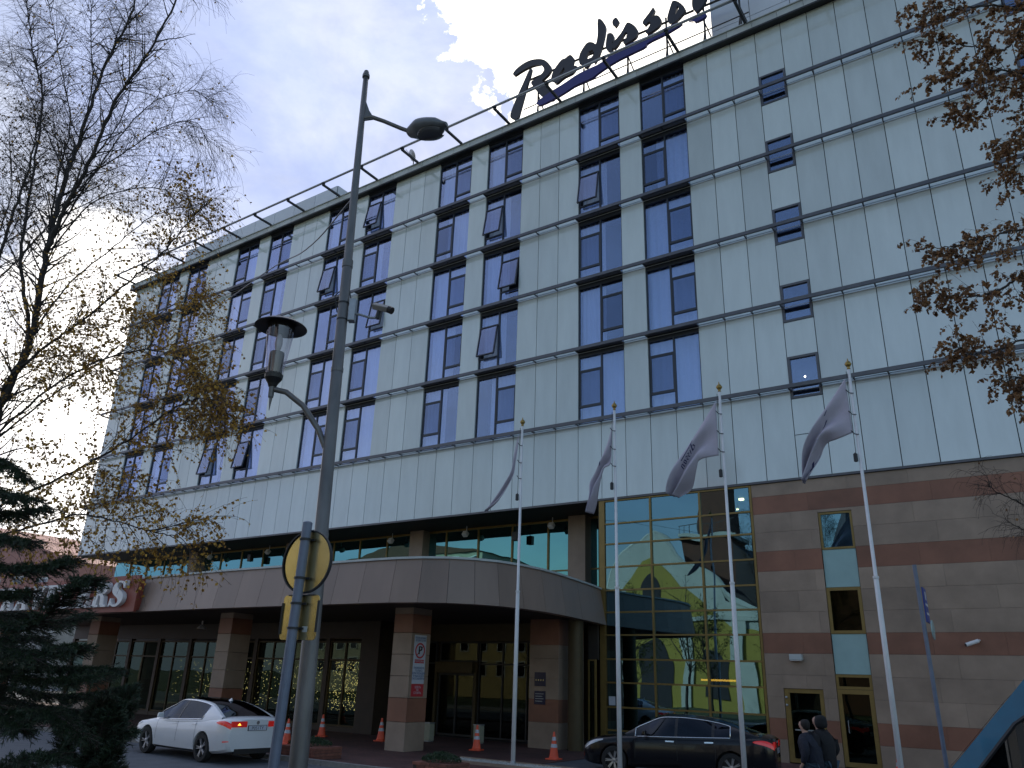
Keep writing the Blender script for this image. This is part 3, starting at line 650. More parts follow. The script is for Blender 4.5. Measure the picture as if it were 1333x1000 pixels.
SIGN={
'R1' : [(-6.34, 33.18), (-6.7, 31.98), (-6.91, 31.18), (-7.23, 29.98), (-7.68, 30.42), (-7.69, 30.71), (-7.33, 31.61), (-6.88, 32.48), (-6.54, 33.2)],
'R2' : [(-7.68, 33.46), (-7.4, 33.71), (-6.92, 33.85), (-6.44, 33.83), (-5.88, 33.61), (-5.52, 33.32), (-5.21, 32.83), (-5.16, 32.48), (-5.35, 32.24), (-5.61, 32.12), (-5.77, 32.03), (-5.45, 31.55), (-5.06, 30.77), (-4.94, 30.42), (-5.36, 30.54), (-5.82, 31.12), (-6.19, 31.74), (-6.49, 32.3), (-6.16, 32.39), (-5.85, 32.44), (-5.59, 32.69), (-5.67, 32.94), (-5.87, 33.2), (-6.27, 33.36), (-6.74, 33.38), (-7.23, 33.32), (-7.55, 33.23)],
'a' : [(-4.3, 32.83), (-4.11, 32.94), (-3.96, 32.91), (-3.78, 32.61), (-3.8, 32.37), (-3.88, 32.09), (-3.59, 32.03), (-3.66, 31.82), (-3.88, 31.61), (-4.32, 31.62), (-4.55, 31.53), (-4.84, 31.39), (-5.11, 31.68), (-5.17, 31.91), (-5.08, 32.27), (-4.86, 32.58), (-4.63, 32.79), (-4.48, 32.88)],
'a_h' : [(-4.37, 32.29), (-4.66, 31.95), (-4.47, 31.9), (-4.33, 32.07)],
'd' : [(-2.86, 33.2), (-2.61, 33.02), (-2.47, 32.79), (-2.36, 33.42), (-2.39, 34.51), (-2.14, 34.33), (-1.89, 33.74), (-1.97, 33.21), (-2.08, 32.71), (-2.23, 32.22), (-2.41, 31.83), (-2.59, 31.61), (-2.66, 31.8), (-2.8, 31.83), (-2.98, 31.6), (-3.19, 31.67), (-3.45, 32.03), (-3.5, 32.39), (-3.41, 32.75), (-3.19, 33.04), (-3.04, 33.19)],
'd_h' : [(-2.69, 32.58), (-2.58, 32.32), (-2.73, 32.11), (-2.98, 32.12), (-3.05, 32.32), (-2.9, 32.57)],
'idot' : [(-1.53, 33.9), (-1.31, 34.03), (-1.14, 33.65), (-1.26, 33.47), (-1.39, 33.36), (-1.52, 33.61)],
'i' : [(-1.82, 33.2), (-1.6, 33.14), (-1.45, 32.9), (-1.5, 32.51), (-1.58, 32.44), (-1.51, 32.3), (-1.55, 32.01), (-1.65, 31.79), (-1.86, 32.1), (-1.93, 32.42), (-1.9, 32.75), (-1.86, 33.01)],
's1' : [(-0.66, 33.32), (-0.4, 33.04), (-0.18, 32.67), (-0.13, 32.37), (-0.22, 32.11), (-0.49, 32.04), (-0.87, 31.95), (-0.97, 32.16), (-0.74, 32.38), (-0.7, 32.67), (-0.83, 32.74), (-1.07, 32.39), (-1.29, 32.08), (-1.49, 31.99), (-1.58, 32.23), (-1.51, 32.44), (-1.25, 32.62), (-0.97, 32.89), (-0.78, 33.24)],
's2' : [(0.72, 33.53), (0.82, 33.3), (0.67, 33.03), (0.58, 32.91), (0.87, 32.96), (1.09, 32.66), (1.1, 32.31), (0.95, 32.12), (0.67, 32.04), (0.32, 31.99), (0.26, 32.19), (0.48, 32.42), (0.58, 32.67), (0.43, 32.72), (0.23, 32.59), (0.12, 32.79), (0.15, 32.94), (0.36, 33.14), (0.54, 33.31)],
'o' : [(1.76, 33.38), (2.06, 33.11), (2.36, 32.56), (2.32, 32.32), (2.06, 32.12), (1.84, 31.98), (1.59, 31.93), (1.43, 32.2), (1.42, 32.48), (1.55, 32.89), (1.67, 33.23)],
'o_h' : [(1.96, 32.89), (2.04, 32.71), (1.92, 32.47), (1.83, 32.42), (1.9, 32.69)],
'n' : [(2.68, 32.51), (2.74, 33.09), (2.93, 33.18), (3.1, 32.85), (3.25, 33.13), (3.51, 32.91), (3.43, 32.55), (3.2, 32.16), (2.87, 31.94), (2.74, 32.18)],
'sw2' : [(2.4, 31.74), (2.54, 31.81), (3.18, 31.8), (3.38, 31.61), (3.29, 31.41), (2.83, 31.37), (2.66, 31.53)],
'sw': [(-6.08, 30.68), (-5.82, 30.84), (-5.06, 31.05), (-4.32, 31.18), (-3.59, 31.39), (-2.87, 31.43), (-2.3, 31.42), (-1.5, 31.71), (-0.49, 31.87), (0.66, 31.81), (1.5, 31.86), (2.1, 31.8), (2.18, 31.63), (1.32, 31.46), (0.36, 31.43), (0.24, 31.22), (-0.51, 31.2), (-1.39, 31.14), (-2.3, 30.91), (-2.73, 30.73), (-3.59, 30.75), (-4.46, 30.53), (-5.28, 30.43), (-5.88, 30.43)]}
# ------------------------------------------------------------------ roof sign
def A2(p): return [tuple(q) for q in p]
sign = thing('roof_sign', (-2.2, .3, 29.4), 'dark script hotel name sign with a blue swoosh standing on the roof edge', 'sign')
order = [('R1',None,.26),('R2',None,.30),('a','a_h',.30),('d','d_h',.30),('idot',None,.30),('i',None,.305),('s1',None,.295),('s2',None,.30),('o','o_h',.30),('n',None,.30)]
def smooth_poly(p, it=1):
    for _ in range(it):
        q = []
        for i in range(len(p)):
            a, b = p[i], p[(i+1)%len(p)]
            q.append((a[0]*.78+b[0]*.22, a[1]*.78+b[1]*.22)); q.append((a[0]*.22+b[0]*.78, a[1]*.22+b[1]*.78))
        p = q
    return p
for k, h, y in order:
    b = MB(); b.prism(smooth_poly(SIGN[k], 2), y, y+.16, holes=[SIGN[h]] if h else ()); b.build('letter', M['letter'], sign, fix=True)
for k in ('sw', 'sw2'):
    b = MB(); b.prism(smooth_poly(SIGN[k], 1), .27, .42); b.build('swoosh', M['blue'], sign, fix=True)
b = MB()
b.tube([(-7.0,.66,32.85),(5.2,.66,32.45)], .06, 6); b.tube([(-7.1,.66,32.27),(5.2,.66,32.05)], .05, 6); b.tube([(-7.1,.66,31.0),(5.2,.66,31.0)], .03, 6)
for x in (-6.2, -3.4, -.9, 1.2, 3.1, 4.8):
    b.tube([(x,.7,29.38),(x,.7,32.9)], .05, 6); b.tube([(x+.55,1.1,29.38),(x,.72,31.6)], .035, 6); b.tube([(x-.45,1.1,29.38),(x,.72,31.2)], .03, 6)
    b.tube([(x-.4,.75,29.38),(x+.0,.75,30.5),(x+.45,.75,29.38)], .022, 6)
b.build('support_frame', M['dark'], sign)

# satellite dish on the cornice
ds = thing('satellite_dish', (-14.15,-.1,29.45), 'small grey satellite dish on the roof edge near the lamp head', 'satellite dish')
b = MB(); b.M = Matrix.Translation((-14.15,-.25,30.25)) @ Matrix.Rotation(math.radians(-55),4,'X') @ Matrix.Rotation(math.radians(25),4,'Y')
b.lathe([(0,-.07),(.2,-.05),(.34,0),(.35,.0),(.2,-.02),(0,-.04)], (0,0,0), 20); b.build('dish', M['steel'], ds, smooth=True)
b = MB(); b.tube([(-14.15,-.1,29.43),(-14.15,-.1,30.2)], .03, 8); b.tube([(-14.15,-.15,30.15),(-14.2,-.75,30.35)], .012, 6); b.build('mast', M['dark'], ds)

# ------------------------------------------------------------------ text
def text_mesh(name, body, size, m, parent, xf, ext=.004, align='CENTER', squash=1.0):
    cu = bpy.data.curves.new(name, 'FONT'); cu.body = body; cu.size = size; cu.extrude = ext; cu.align_x = align; cu.align_y = 'CENTER'; cu.space_line = .95
    t = bpy.data.objects.new(name, cu); COL.objects.link(t)
    dg = bpy.context.evaluated_depsgraph_get(); dg.update()
    me = bpy.data.meshes.new_from_object(t.evaluated_get(dg)); bpy.data.objects.remove(t)
    me.materials.clear(); me.materials.append(m)
    off = V((0,0,0)); p = parent
    while p is not None: off += p.location; p = p.parent
    me.transform(Matrix.Translation(-off) @ xf @ Matrix.Scale(squash, 4, (1,0,0)))
    o = bpy.data.objects.new(name, me); COL.objects.link(o); o.parent = parent; return o
FRONT = Matrix.Rotation(math.radians(90), 4, 'X')            # readable from -Y
SIDE = Matrix.Rotation(math.radians(90), 4, 'Z') @ FRONT      # readable from +X

# ------------------------------------------------------------------ red coffee shop sign on the canopy
SER = {  # slab-serif capitals in a unit box
 'T':[[(0,1),(0,.72),(.05,.72),(.14,.92),(.33,.92),(.33,.08),(.2,.08),(.2,0),(.7,0),(.7,.08),(.57,.08),(.57,.92),(.76,.92),(.85,.72),(.9,.72),(.9,1)]],
 'E':[[(0,0),(0,.08),(.1,.08),(.1,.92),(0,.92),(0,1),(.78,1),(.78,.72),(.72,.72),(.64,.92),(.34,.92),(.34,.55),(.5,.55),(.54,.68),(.6,.68),(.6,.34),(.54,.34),(.5,.47),(.34,.47),(.34,.08),(.66,.08),(.76,.3),(.82,.3),(.82,0)]],
 'L':[[(0,0),(0,.08),(.1,.08),(.1,.92),(0,.92),(0,1),(.46,1),(.46,.92),(.34,.92),(.34,.08),(.62,.08),(.72,.32),(.78,.32),(.78,0)]],
 'V':[[(0,1),(0,.92),(.07,.92),(.4,0),(.52,0),(.83,.92),(.92,.92),(.92,1),(.6,1),(.6,.92),(.72,.92),(.51,.26),(.31,.92),(.42,.92),(.42,1)]],
 'A':[[(0,0),(0,.08),(.07,.08),(.38,1),(.56,1),(.87,.08),(.95,.08),(.95,0),(.52,0),(.52,.08),(.62,.08),(.56,.28),(.26,.28),(.2,.08),(.3,.08),(.3,0)],[(.29,.37),(.53,.37),(.41,.74)]],
 'R':[[(0,0),(0,.08),(.1,.08),(.1,.92),(0,.92),(0,1),(.52,1),(.7,.96),(.8,.86),(.82,.74),(.78,.6),(.66,.51),(.56,.49),(.68,.42),(.78,.12),(.82,.08),(.92,.08),(.92,0),(.66,0),(.56,.1),(.48,.38),(.42,.45),(.34,.46),(.34,.08),(.46,.08),(.46,0)],[(.34,.54),(.34,.92),(.46,.92),(.56,.86),(.58,.74),(.55,.6),(.46,.54)]],
 'S':[[(.04,0),(.04,.32),(.1,.32),(.18,.14),(.32,.07),(.46,.09),(.53,.17),(.5,.27),(.4,.35),(.2,.45),(.07,.56),(.03,.7),(.08,.86),(.2,.96),(.36,1),(.5,.97),(.6,.93),(.66,1),(.71,1),(.71,.7),(.65,.7),(.58,.84),(.46,.92),(.34,.93),(.26,.86),(.27,.77),(.38,.68),(.58,.58),(.72,.47),(.78,.32),(.74,.15),(.62,.04),(.46,-.02),(.28,0),(.15,.07),(.1,0)]]}
cs_ = thing('shop_sign', (-26, -9.2, 4.9), 'long red sign with raised white serif letters on the canopy front, left', 'sign')
b = MB()
for x0, x1 in ((-34.5, -28.7), (-28.68, -22.9), (-22.88, -17.7)): b.box(x0, x1, -9.62, -9.52, 4.22, 5.62)
b.box(-34.4, -17.8, -9.519, -9.30, 4.3, 5.5)
b.build('backboard', M['red'], cs_)
word = 'TRAVELERS'; x = -18.05-1.30*len(word)
for ch in word:
    b = MB(); sh = .18
    loops = [[((p[0]*1.25+p[1]*sh)+x, p[1]*1.0+4.42) for p in lp] for lp in SER[ch]]
    if ch == 'S': loops = [smooth_poly(loops[0], 1)]
    b.prism(loops[0], -9.80, -9.63, holes=loops[1:]); b.build('letter', M['white'], cs_, fix=True); x += 1.30

# ------------------------------------------------------------------ no parking notice on the column
ps = thing('parking_notice', (-5.2,-7.02,2.6), 'tall white no parking notice with red panels fixed to the side of the striped column', 'notice')
M['nwhite'] = mat('notice_white', (.55,.58,.66), .4, noise=.05, nscale=6); M['nred'] = mat('notice_red', (.5,.04,.05), .45); M['nblue'] = mat('notice_blue', (.05,.12,.3), .5)
b = MB(); b.box(-5.198,-5.185,-7.30,-6.72,1.98,3.46); b.build('board', M['nwhite'], ps)
b = MB(); b.box(-5.199,-5.183,-7.30,-6.72,1.60,1.97); b.box(-5.184,-5.182,-7.24,-6.78,2.60,2.71); b.build('red_panel', M['nred'], ps)
b = MB(); b.lathe([(.19,0),(.24,0),(.24,.006),(.19,.006)], (-5.184,-7.01,2.98), 28, 'X', cap=False)
b.M = Matrix.Translation((-5.181,-7.01,2.98)) @ Matrix.Rotation(math.radians(45),4,'X'); b.box(0,.004,-.2,.2,-.014,.014); b.build('ban_ring', M['nred'], ps)
def side_txt(s, sz, m, y, z, n='lettering'): text_mesh(n, s, sz, m, ps, Matrix.Translation((-5.179,y,z)) @ SIDE, .001)
o_ = text_mesh('letter_p', 'P', .36, M['black'], ps, Matrix.Translation((-5.171,-7.01,2.98)) @ SIDE, .002)
for dz in (-.012,.012): text_mesh('letter_p', 'P', .36, M['black'], ps, Matrix.Translation((-5.1715-dz*.05,-7.01+dz,2.98)) @ SIDE, .002)
side_txt('УВАЖАЕМЫЕ\nВОДИТЕЛИ!', .085, M['nblue'], -7.01, 3.33)
side_txt('ПАРКОВКА', .085, M['nwhite'], -7.01, 2.655)
side_txt('РАЗРЕШЕНА\nТОЛЬКО\nДЛЯ ПОСАДКИ\nИ ВЫСАДКИ\nПАССАЖИРОВ', .085, M['nblue'], -7.01, 2.29)
side_txt('ЗДЕСЬ\nНЕ\nСТОЯТЬ', .09, M['nwhite'], -7.01, 1.79)

# plaques on the entrance pier
for (z0, z1, lab) in ((2.02, 2.48, 'square navy plaque with four gold stars on the entrance pier'), (1.42, 1.86, 'square navy plaque below the starred one on the entrance pier')):
    q = thing('wall_plaque', (-3.46,-2.42,(z0+z1)/2), lab, 'plaque', 'navy plaques at the entrance')
    b = MB(); b.box(-3.69,-3.24,-2.43,-2.402,z0,z1); b.build('plate', mat('plaque_navy', (.02,.022,.06), .3), q)
    if z0 > 2:
        b = MB()
        for k in range(4):
            cx = -3.62+.1*k; pts = [(cx+.038*(1 if i%2==0 else .42)*math.sin(i*PI/5), (z0+z1)/2-.03+.038*(1 if i%2==0 else .42)*math.cos(i*PI/5)) for i in range(10)]
            b.prism(pts, -2.438, -2.431)
        b.build('stars', mat('star_gold', (.8,.62,.25), .4, emit=(.8,.6,.3), estr=.0), q, fix=True)
    else:
        b = MB()
        for k in range(4): b.box(-3.64, -3.3-.05*(k%2), -2.436, -2.431, z1-.1-.08*k, z1-.085-.08*k)
        b.build('lettering', M['fascia'], q)
b = MB(); b.box(-1.98,-1.72,-.048,-.035,1.45,1.75); q = tag(b.build('door_notice', M['nwhite']), 'small white notice stuck inside the lower left pane of the glass wall', 'notice')
# wall lamp and wall camera on the stone base
q = thing('wall_lamp', (4.85,0,3.17), 'small grey box lamp on the stone wall above the left door', 'lamp')
b = MB(); b.box(4.66,5.06,-.20,-.002,3.08,3.26); bevel(b.build('housing', M['fascia'], q), .02); b = MB(); b.box(4.69,5.03,-.18,-.03,3.06,3.078); b.build('lens', M['white'], q)
q = thing('wall_camera', (10.0,0,3.66), 'white bullet camera on the striped stone wall at the right', 'camera')
b = MB(); b.tube([(10.1,-.12,3.68),(9.78,-.28,3.56)], .055, 12); b.build('body', M['white'], q, smooth=False); b = MB(); b.tube([(10.12,0,3.7),(10.1,-.13,3.68)], .03, 8); b.build('bracket', M['white'], q)
b = MB(); b.tube([(9.779,-.2805,3.5595),(9.765,-.287,3.555)], .045, 12); b.build('lens', M['black'], q)

# soffit spotlights and speakers
sp = None
SPT = [(-30.17,2.1),(-24.81,2.1),(-20.1,2.1),(-15.35,2.1),(-10.59,2.1),(-5.74,2.0)]
where = ['leftmost white spotlight under the dark soffit, above the red sign','white soffit spotlight, second from the left','white soffit spotlight hidden behind the street lamp pole','white soffit spotlight just right of the street lamp pole','white soffit spotlight between the first flag and the curved canopy','white soffit spotlight beside the rightmost pale pier']
for (x, y), lab in zip(SPT, where):
    if sp is None:
        sp = q = thing('spotlight', (x,y,9.0), lab, 'spotlight', 'white spotlights under the soffit')
        b = MB(); b.M = Matrix.Translation((x,y-.1,8.62)) @ Matrix.Rotation(math.radians(-35),4,'X'); b.box(-.13,.13,-.1,.12,-.12,.12); bevel(b.build('head', M['white'], q), .03)
        b = MB(); b.tube([(x,y,9.0),(x,y,8.7)], .02, 6); b.build('arm', M['white'], q)
    else:
        q = copy_tree(sp); q.location = (x,y,9.0); q['label'] = lab
for (x, z, lab) in ((-26.3,8.35,'black speaker hanging before the clerestory, left of the sign pole'),(-7.7,8.3,'black speaker hanging before the clerestory behind the first flagpole'),(-2.9,8.2,'black speaker hanging in the narrow bay beside the bronze post')):
    q = thing('loudspeaker', (x,2.0,z), lab, 'speaker', 'black speakers under the soffit')
    b = MB(); b.box(x-.14,x+.14,1.9,2.15,z-.2,z+.2); bevel(b.build('cabinet', M['black'], q), .02); b = MB(); b.tube([(x,2.05,z+.2),(x,2.05,9.0)], .02, 6); b.build('bracket', M['black'], q)
for (x, y, lab) in ((-7.4,-5.5,'white dome lamp under the canopy left of the notice column'),(-20.5,-4.5,'white dome lamp under the canopy over the white car')):
    q = thing('canopy_lamp', (x,y,4.3), lab, 'lamp', 'dome lamps under the canopy')
    b = MB(); b.lathe([(.05,4.12),(.2,3.98),(.21,3.94),(.19,3.94),(.0,4.05)], (x,y,0), 20); b.build('shade', M['white'], q, smooth=True); b = MB(); b.tube([(x,y,4.29),(x,y,4.1)], .04, 8); b.build('stem', M['white'], q)

# ------------------------------------------------------------------ flagpoles and flags
PX = [-.77, 2.45, 5.62, 8.93]
lab4 = ['white flagpole in the gravel bed left of the dark car', 'white flagpole in front of the bonnet of the dark car', 'white flagpole in front of the boot of the dark car', 'white flagpole at the right, before the tall window column']
proto = thing('flagpole', (PX[0], -8, 0), lab4[0], 'flagpole', 'white flagpoles before the hotel')
x = PX[0]
b = MB(); b.tube([(x,-8,0),(x,-8,4.6),(x,-8,4.61),(x,-8,9.65)], [.062,.055,.042,.034], 12); b.build('mast', M['white'], proto, smooth=True)
b = MB(); b.lathe([(0,0),(.14,0),(.14,.03),(.08,.05),(.07,.12),(.0,.12)], (x,-8,.02), 16); b.build('base_flange', M['steel'], proto)
b = MB(); b.tube([(x,-8,4.58),(x,-8,4.63)], .066, 12); b.build('collar', M['white'], proto)
b = MB(); b.lathe([(.03,9.65),(.045,9.67),(.03,9.70),(.055,9.74),(.085,9.79),(.055,9.85),(.02,9.88),(.012,9.93),(0,9.96)], (x,-8,0), 14); b.build('finial', M['gold2'], proto, smooth=True)
b = MB(); b.tube([(x-.06,-8.03,9.6),(x-.07,-8.05,8.2),(x-.075,-8.05,7.4)], .008, 5)
for z in (9.0, 8.45, 7.95): b.tube([(x-.12,-8.05,z+.12),(x-.04,-8.06,z+.02),(x+.05,-8.05,z)], .012, 5)
b.build('halyard', M['dark'], proto)
b = MB(); b.lathe([(0,7.28),(.05,7.3),(.05,7.48),(0,7.52)], (x-.09,-8.05,0), 10); b.build('counterweight', M['dark'], proto)
for i in (1,2,3):
    q = copy_tree(proto); q.location = (PX[i],-8,0); q['label'] = lab4[i]
M['flag'] = mat('flag_lilac', (.47,.44,.52), .8, noise=.06, nscale=3, bump=.15, bscale=20)
M['ink'] = mat('flag_ink', (.02,.02,.10), .8)
flab = ['limp lilac flag seen nearly edge-on, leftmost pole', 'narrow folded lilac flag on the second pole from the left', 'lilac flag with dark script lettering hanging from the third pole', 'lilac flag spread widest, with a dark mark, on the right pole']
def resample(pts, n):
    d = [0]
    for i in range(len(pts)-1): d.append(d[-1]+math.dist(pts[i], pts[i+1]))
    out_ = []
    for k in range(n):
        t = d[-1]*k/(n-1); i = 0
        while i < len(d)-2 and d[i+1] < t: i += 1
        f = (t-d[i])/max(1e-9, d[i+1]-d[i]); out_.append((pts[i][0]*(1-f)+pts[i+1][0]*f, pts[i][1]*(1-f)+pts[i+1][1]*f))
    return out_
def smooth_line(p):
    for _ in range(2):
        q = [p[0]]
        for i in range(len(p)-1):
            a, b = p[i], p[i+1]; q += [(a[0]*.75+b[0]*.25, a[1]*.75+b[1]*.25), (a[0]*.25+b[0]*.75, a[1]*.25+b[1]*.75)]
        p = q+[p[-1]]
    return p
flagsurf = []
for i, (tp, bt) in enumerate(FLAGS):
    T, B = resample(smooth_line(tp), 40), resample(smooth_line(bt), 40); nv = 24; amp = [.10,.22,.26,.28][i]
    def P(u, v, T=T, B=B, amp=amp, i=i):
        k = min(38, int(u*39)); f = u*39-k
        t = (T[k][0]*(1-f)+T[k+1][0]*f, T[k][1]*(1-f)+T[k+1][1]*f); q = (B[k][0]*(1-f)+B[k+1][0]*f, B[k][1]*(1-f)+B[k+1][1]*f)
        vv = v + .06*math.sin(v*PI*2)*u
        y = -8-.05 + amp*math.sin(u*1.2)*math.sin(v*9.5+u*3.5+i)*.8 + amp*.4*u*math.sin(u*8+v*4+i*2)
        return (t[0]*(1-vv)+q[0]*vv, y, t[1]*(1-vv)+q[1]*vv)
    flagsurf.append(P)
    b = MB(); b.grid([[P(a/39, c_/nv) for c_ in range(nv+1)] for a in range(40)])
    o = b.build('flag', M['flag'], smooth=True); tag(o, flab[i], 'flag', 'lilac flags on the poles')
    sm = o.modifiers.new('thick','SOLIDIFY'); sm.thickness = .006; sm.offset = 0
    # printed mark
    if i >= 1:
        mk = MB()
        def stroke(uv, w):
            for (a, b2) in zip(uv, uv[1:]):
                n = 4
                for s_ in range(n):
                    p = [a[0]+(b2[0]-a[0])*s_/n, a[1]+(b2[1]-a[1])*s_/n]; q = [a[0]+(b2[0]-a[0])*(s_+1)/n, a[1]+(b2[1]-a[1])*(s_+1)/n]
                    dx, dy = q[0]-p[0], q[1]-p[1]; L = math.hypot(dx, dy); nx, ny = -dy/L*w, dx/L*w
                    qs = [P(p[0]+nx,p[1]+ny), P(q[0]+nx,q[1]+ny), P(q[0]-nx,q[1]-ny), P(p[0]-nx,p[1]-ny)]
                    mk.add([(c_[0], c_[1]-.012, c_[2]) for c_ in qs], [(0,1,2,3)])
        if i == 2:   # fragment of the script name, reading down the folded flag
            x0 = .40
            def S(l, w=.006): stroke([(x0+a*.9, .12+b3*.55) for a, b3 in l], w)
            S([(0,.3),(.02,.15),(.05,.12),(.06,.25),(.03,.34),(0,.3)]); S([(.05,-.02),(.055,.34)], .008)     # d
            S([(.09,.14),(.10,.32)]); S([(.085,.04),(.095,.06)])                                            # i
            S([(.15,.12),(.12,.17),(.15,.24),(.13,.33)]); S([(.19,.12),(.16,.17),(.19,.24),(.17,.33)])          # s s
            S([(.22,.14),(.21,.28),(.235,.32),(.245,.16),(.22,.14)]); S([(.27,.32),(.275,.14),(.30,.15),(.305,.32)])  # o n
            S([(.02,-.1),(.12,.0),(.26,.03)], .012)
        elif i == 3:
            stroke([(.33,.30),(.40,.46)], .012); stroke([(.30,.1),(.34,.16)], .008); stroke([(.74,.78),(.80,.86),(.86,.8)], .03)
        else: stroke([(.42,.2),(.45,.3)], .015); stroke([(.75,.6),(.77,.62)], .02)
        mk.build('printed_mark', M['ink'], o)

# ------------------------------------------------------------------ street lamp
LX, LY = 5.82, -21.58
lp = thing('street_lamp', (LX,LY,0), 'tall grey street lamp with a cobra head and a side lantern', 'street lamp')
top = V((5.68,-21.68,9.91)); base = V((5.84,-21.565,0))
def along(z): return base+(top-base)*(z/9.91)
b = MB(); b.tube([along(z) for z in (0,1.3,3.6,3.62,6.9,6.92,8.6,9.80)], [.098,.094,.082,.076,.060,.054,.044,.036], 20); b.build('pole', M['pole'], lp, smooth=True)
for p_, r_ in (([along(6.86),along(6.96)], .066), ([along(5.48), along(5.53)], .072), ([along(9.80),along(9.84),along(9.91)], [.05,.05,.03])):
    b = MB(); b.tube(p_, r_, 16); b.build('collar', M['pole'], lp)
b = MB(); b.tube([(0,0,0)]*0 or [along(0.02), along(.5), along(.52)], [.2,.2,.14], 20); b.build('pole_base', M['pole'], lp)
rt = V((.8275,.5605,0)).normalized(); aw = V((-.5605,.8275,0))
a0 = along(9.12); b = MB()
b.tube([a0+rt*.0, a0+rt*.14+V((0,0,.02)), a0+rt*.30+V((0,0,-.04)), a0+rt*.54+V((0,0,-.15)), a0+rt*.72+V((0,0,-.22))], [.032,.030,.028,.028,.028], 10)
b.prism([(0,.55),(.0,-.06),(.36,-.02),(.16,.16)], -.012, .012) if 0 else None
g_ = [a0+rt*.02+V((0,0,.30)), a0+rt*.02+V((0,0,-.04)), a0+rt*.17+V((0,0,-.01)), a0+rt*.09+V((0,0,.12))]
b.add([p+aw*.012 for p in g_]+[p-aw*.012 for p in g_], [(0,1,2,3),(7,6,5,4),(0,3,7,4),(3,2,6,7),(2,1,5,6)])
b.build('arm', M['pole'], lp, smooth=False)
# cobra head
hb = MB(); hc = a0+rt*.64+V((0,0,-.18))+aw*.06; dr = (rt*1.0+aw*-.55+V((0,0,-.12))).normalized(); sd_ = V((0,0,1)).cross(dr).normalized(); upv = dr.cross(sd_).normalized()
L_ = .60; rows_ = []
for i in range(15):
    t = i/14; w = .185*(math.sin(PI*min(1, t*.62+.28))**.8 if t < .98 else .45)*(.55+.45*min(1,t*3)); w = max(w*(1-.55*max(0,t-.8)/.2), .03)
    hgt = w*.72; row = []
    for k in range(16):
        a = 2*PI*k/16; row.append(hc+dr*(t*L_)+sd_*(w*math.cos(a))+upv*(hgt*math.sin(a)*(1.0 if math.sin(a) > 0 else .75)))
    rows_.append(row+[row[0]])
hb.grid(rows_); hb.add([p for p in rows_[-1][:-1]], [tuple(range(16))]); hb.add([p for p in rows_[0][:-1]], [tuple(range(15,-1,-1))])
hd_ = hb.build('cobra_head', M['fascia'] if 0 else mat('lamp_head_grey', (.16,.17,.19), .4, noise=.15, nscale=8), lp, smooth=True)
b = MB(); rr = []
for i in range(9):
    t = .32+.60*i/8; w = .14*math.sin(PI*(i+.6)/9.2)**.5; rr.append([hc+dr*(t*L_)+sd_*(w*math.cos(a))-upv*(.085+.055*math.sin(a)) for a in [PI*k/8 for k in range(9)]])
b.grid(rr); b.build('lens', mat('lamp_lens', (.10,.105,.12), .15), hd_, smooth=True)
# lantern
la = V((5.15,-22.04,0)); b = MB(); b.tube([la+V((0,0,5.28)), la+V((.0,0,5.14)), la+V((0.005,0,5.13)), la+V((.005,0,4.98))], [.036,.03,.018,.003], 10); b.build('spike', M['pole'], lp)
b = MB(); pts = [V((5.17,-22.025,5.24)), V((5.29,-21.94,5.21)), V((5.47,-21.82,5.05)), V((5.64,-21.70,4.77)), V((5.78,-21.605,4.42))]
q_ = []
for i in range(len(pts)-1):
    for s_ in range(4): q_.append(pts[i].lerp(pts[i+1], s_/4))
q_.append(pts[-1]); b.tube(q_, .034, 8); b.build('lantern_arm', M['pole'], lp, smooth=True)
b = MB(); b.lathe([(0,5.27),(.045,5.27),(.06,5.31),(.10,5.37),(.105,5.42),(.085,5.43),(.085,5.68),(.08,5.70),(0,5.70)], la, 20); lan = b.build('lantern_base', M['black'], lp, smooth=False)
b = MB(); b.lathe([(0,5.70),(.02,5.70),(.045,5.80),(.04,5.88),(.02,5.93),(0,5.94)], la, 14); b.build('bulb', mat('bulb_frost', (.35,.34,.38), .5), lan, smooth=True)
b = MB(); b.lathe([(.095,5.43),(.135,5.75),(.165,6.02)], la, 28, cap=False); b.build('glass_shade', M['g_clear'], lan, smooth=True)
b = MB(); b.lathe([(0,6.15),(.10,6.13),(.22,6.08),(.30,6.03),(.305,6.02),(.29,6.02),(.16,6.06),(.15,5.97),(0,5.97)], la, 32); b.build('hat', M['black'], lan, smooth=False)
# camera and box on the pole
cp_ = along(6.25); q = thing('security_camera', tuple(cp_), 'grey security camera on a short bracket clamped to the street lamp pole', 'camera')
b = MB(); b.tube([cp_+rt*.06, cp_+rt*.2+V((0,0,-.02)), cp_+rt*.34+V((0,0,-.06)), cp_+rt*.42+V((0,0,-.06))], .016, 8); b.build('bracket', M['steel'], q)
c1 = cp_+rt*.36+V((0,0,.1)); c2 = cp_+rt*.56+V((0,0,.03))-aw*.06
b = MB(); b.tube([c1, c2], .05, 4); bevel(b.build('housing', mat('camera_grey', (.3,.28,.27), .5), q), .01); b = MB(); b.tube([c2, c2+(c2-c1).normalized()*.05-V((0,0,.01))], .045, 10); b.build('lens', M['black'], q); b = MB(); b.tube([cp_+rt*.42+V((0,0,-.07)), cp_+rt*.44+V((0,0,.06))], .03, 8); b.build('joint', M['black'], q)
q = thing('junction_box', tuple(cp_), 'small grey junction box strapped to the street lamp pole beside the camera', 'box')
b = MB(); c_ = cp_+rt*.11
b.M = Matrix.Translation(c_) @ Matrix.Rotation(math.atan2(rt.y, rt.x),4,'Z'); b.box(-.035,.045,-.05,.05,-.12,.17); bevel(b.build('box', M['steel'], q), .008)
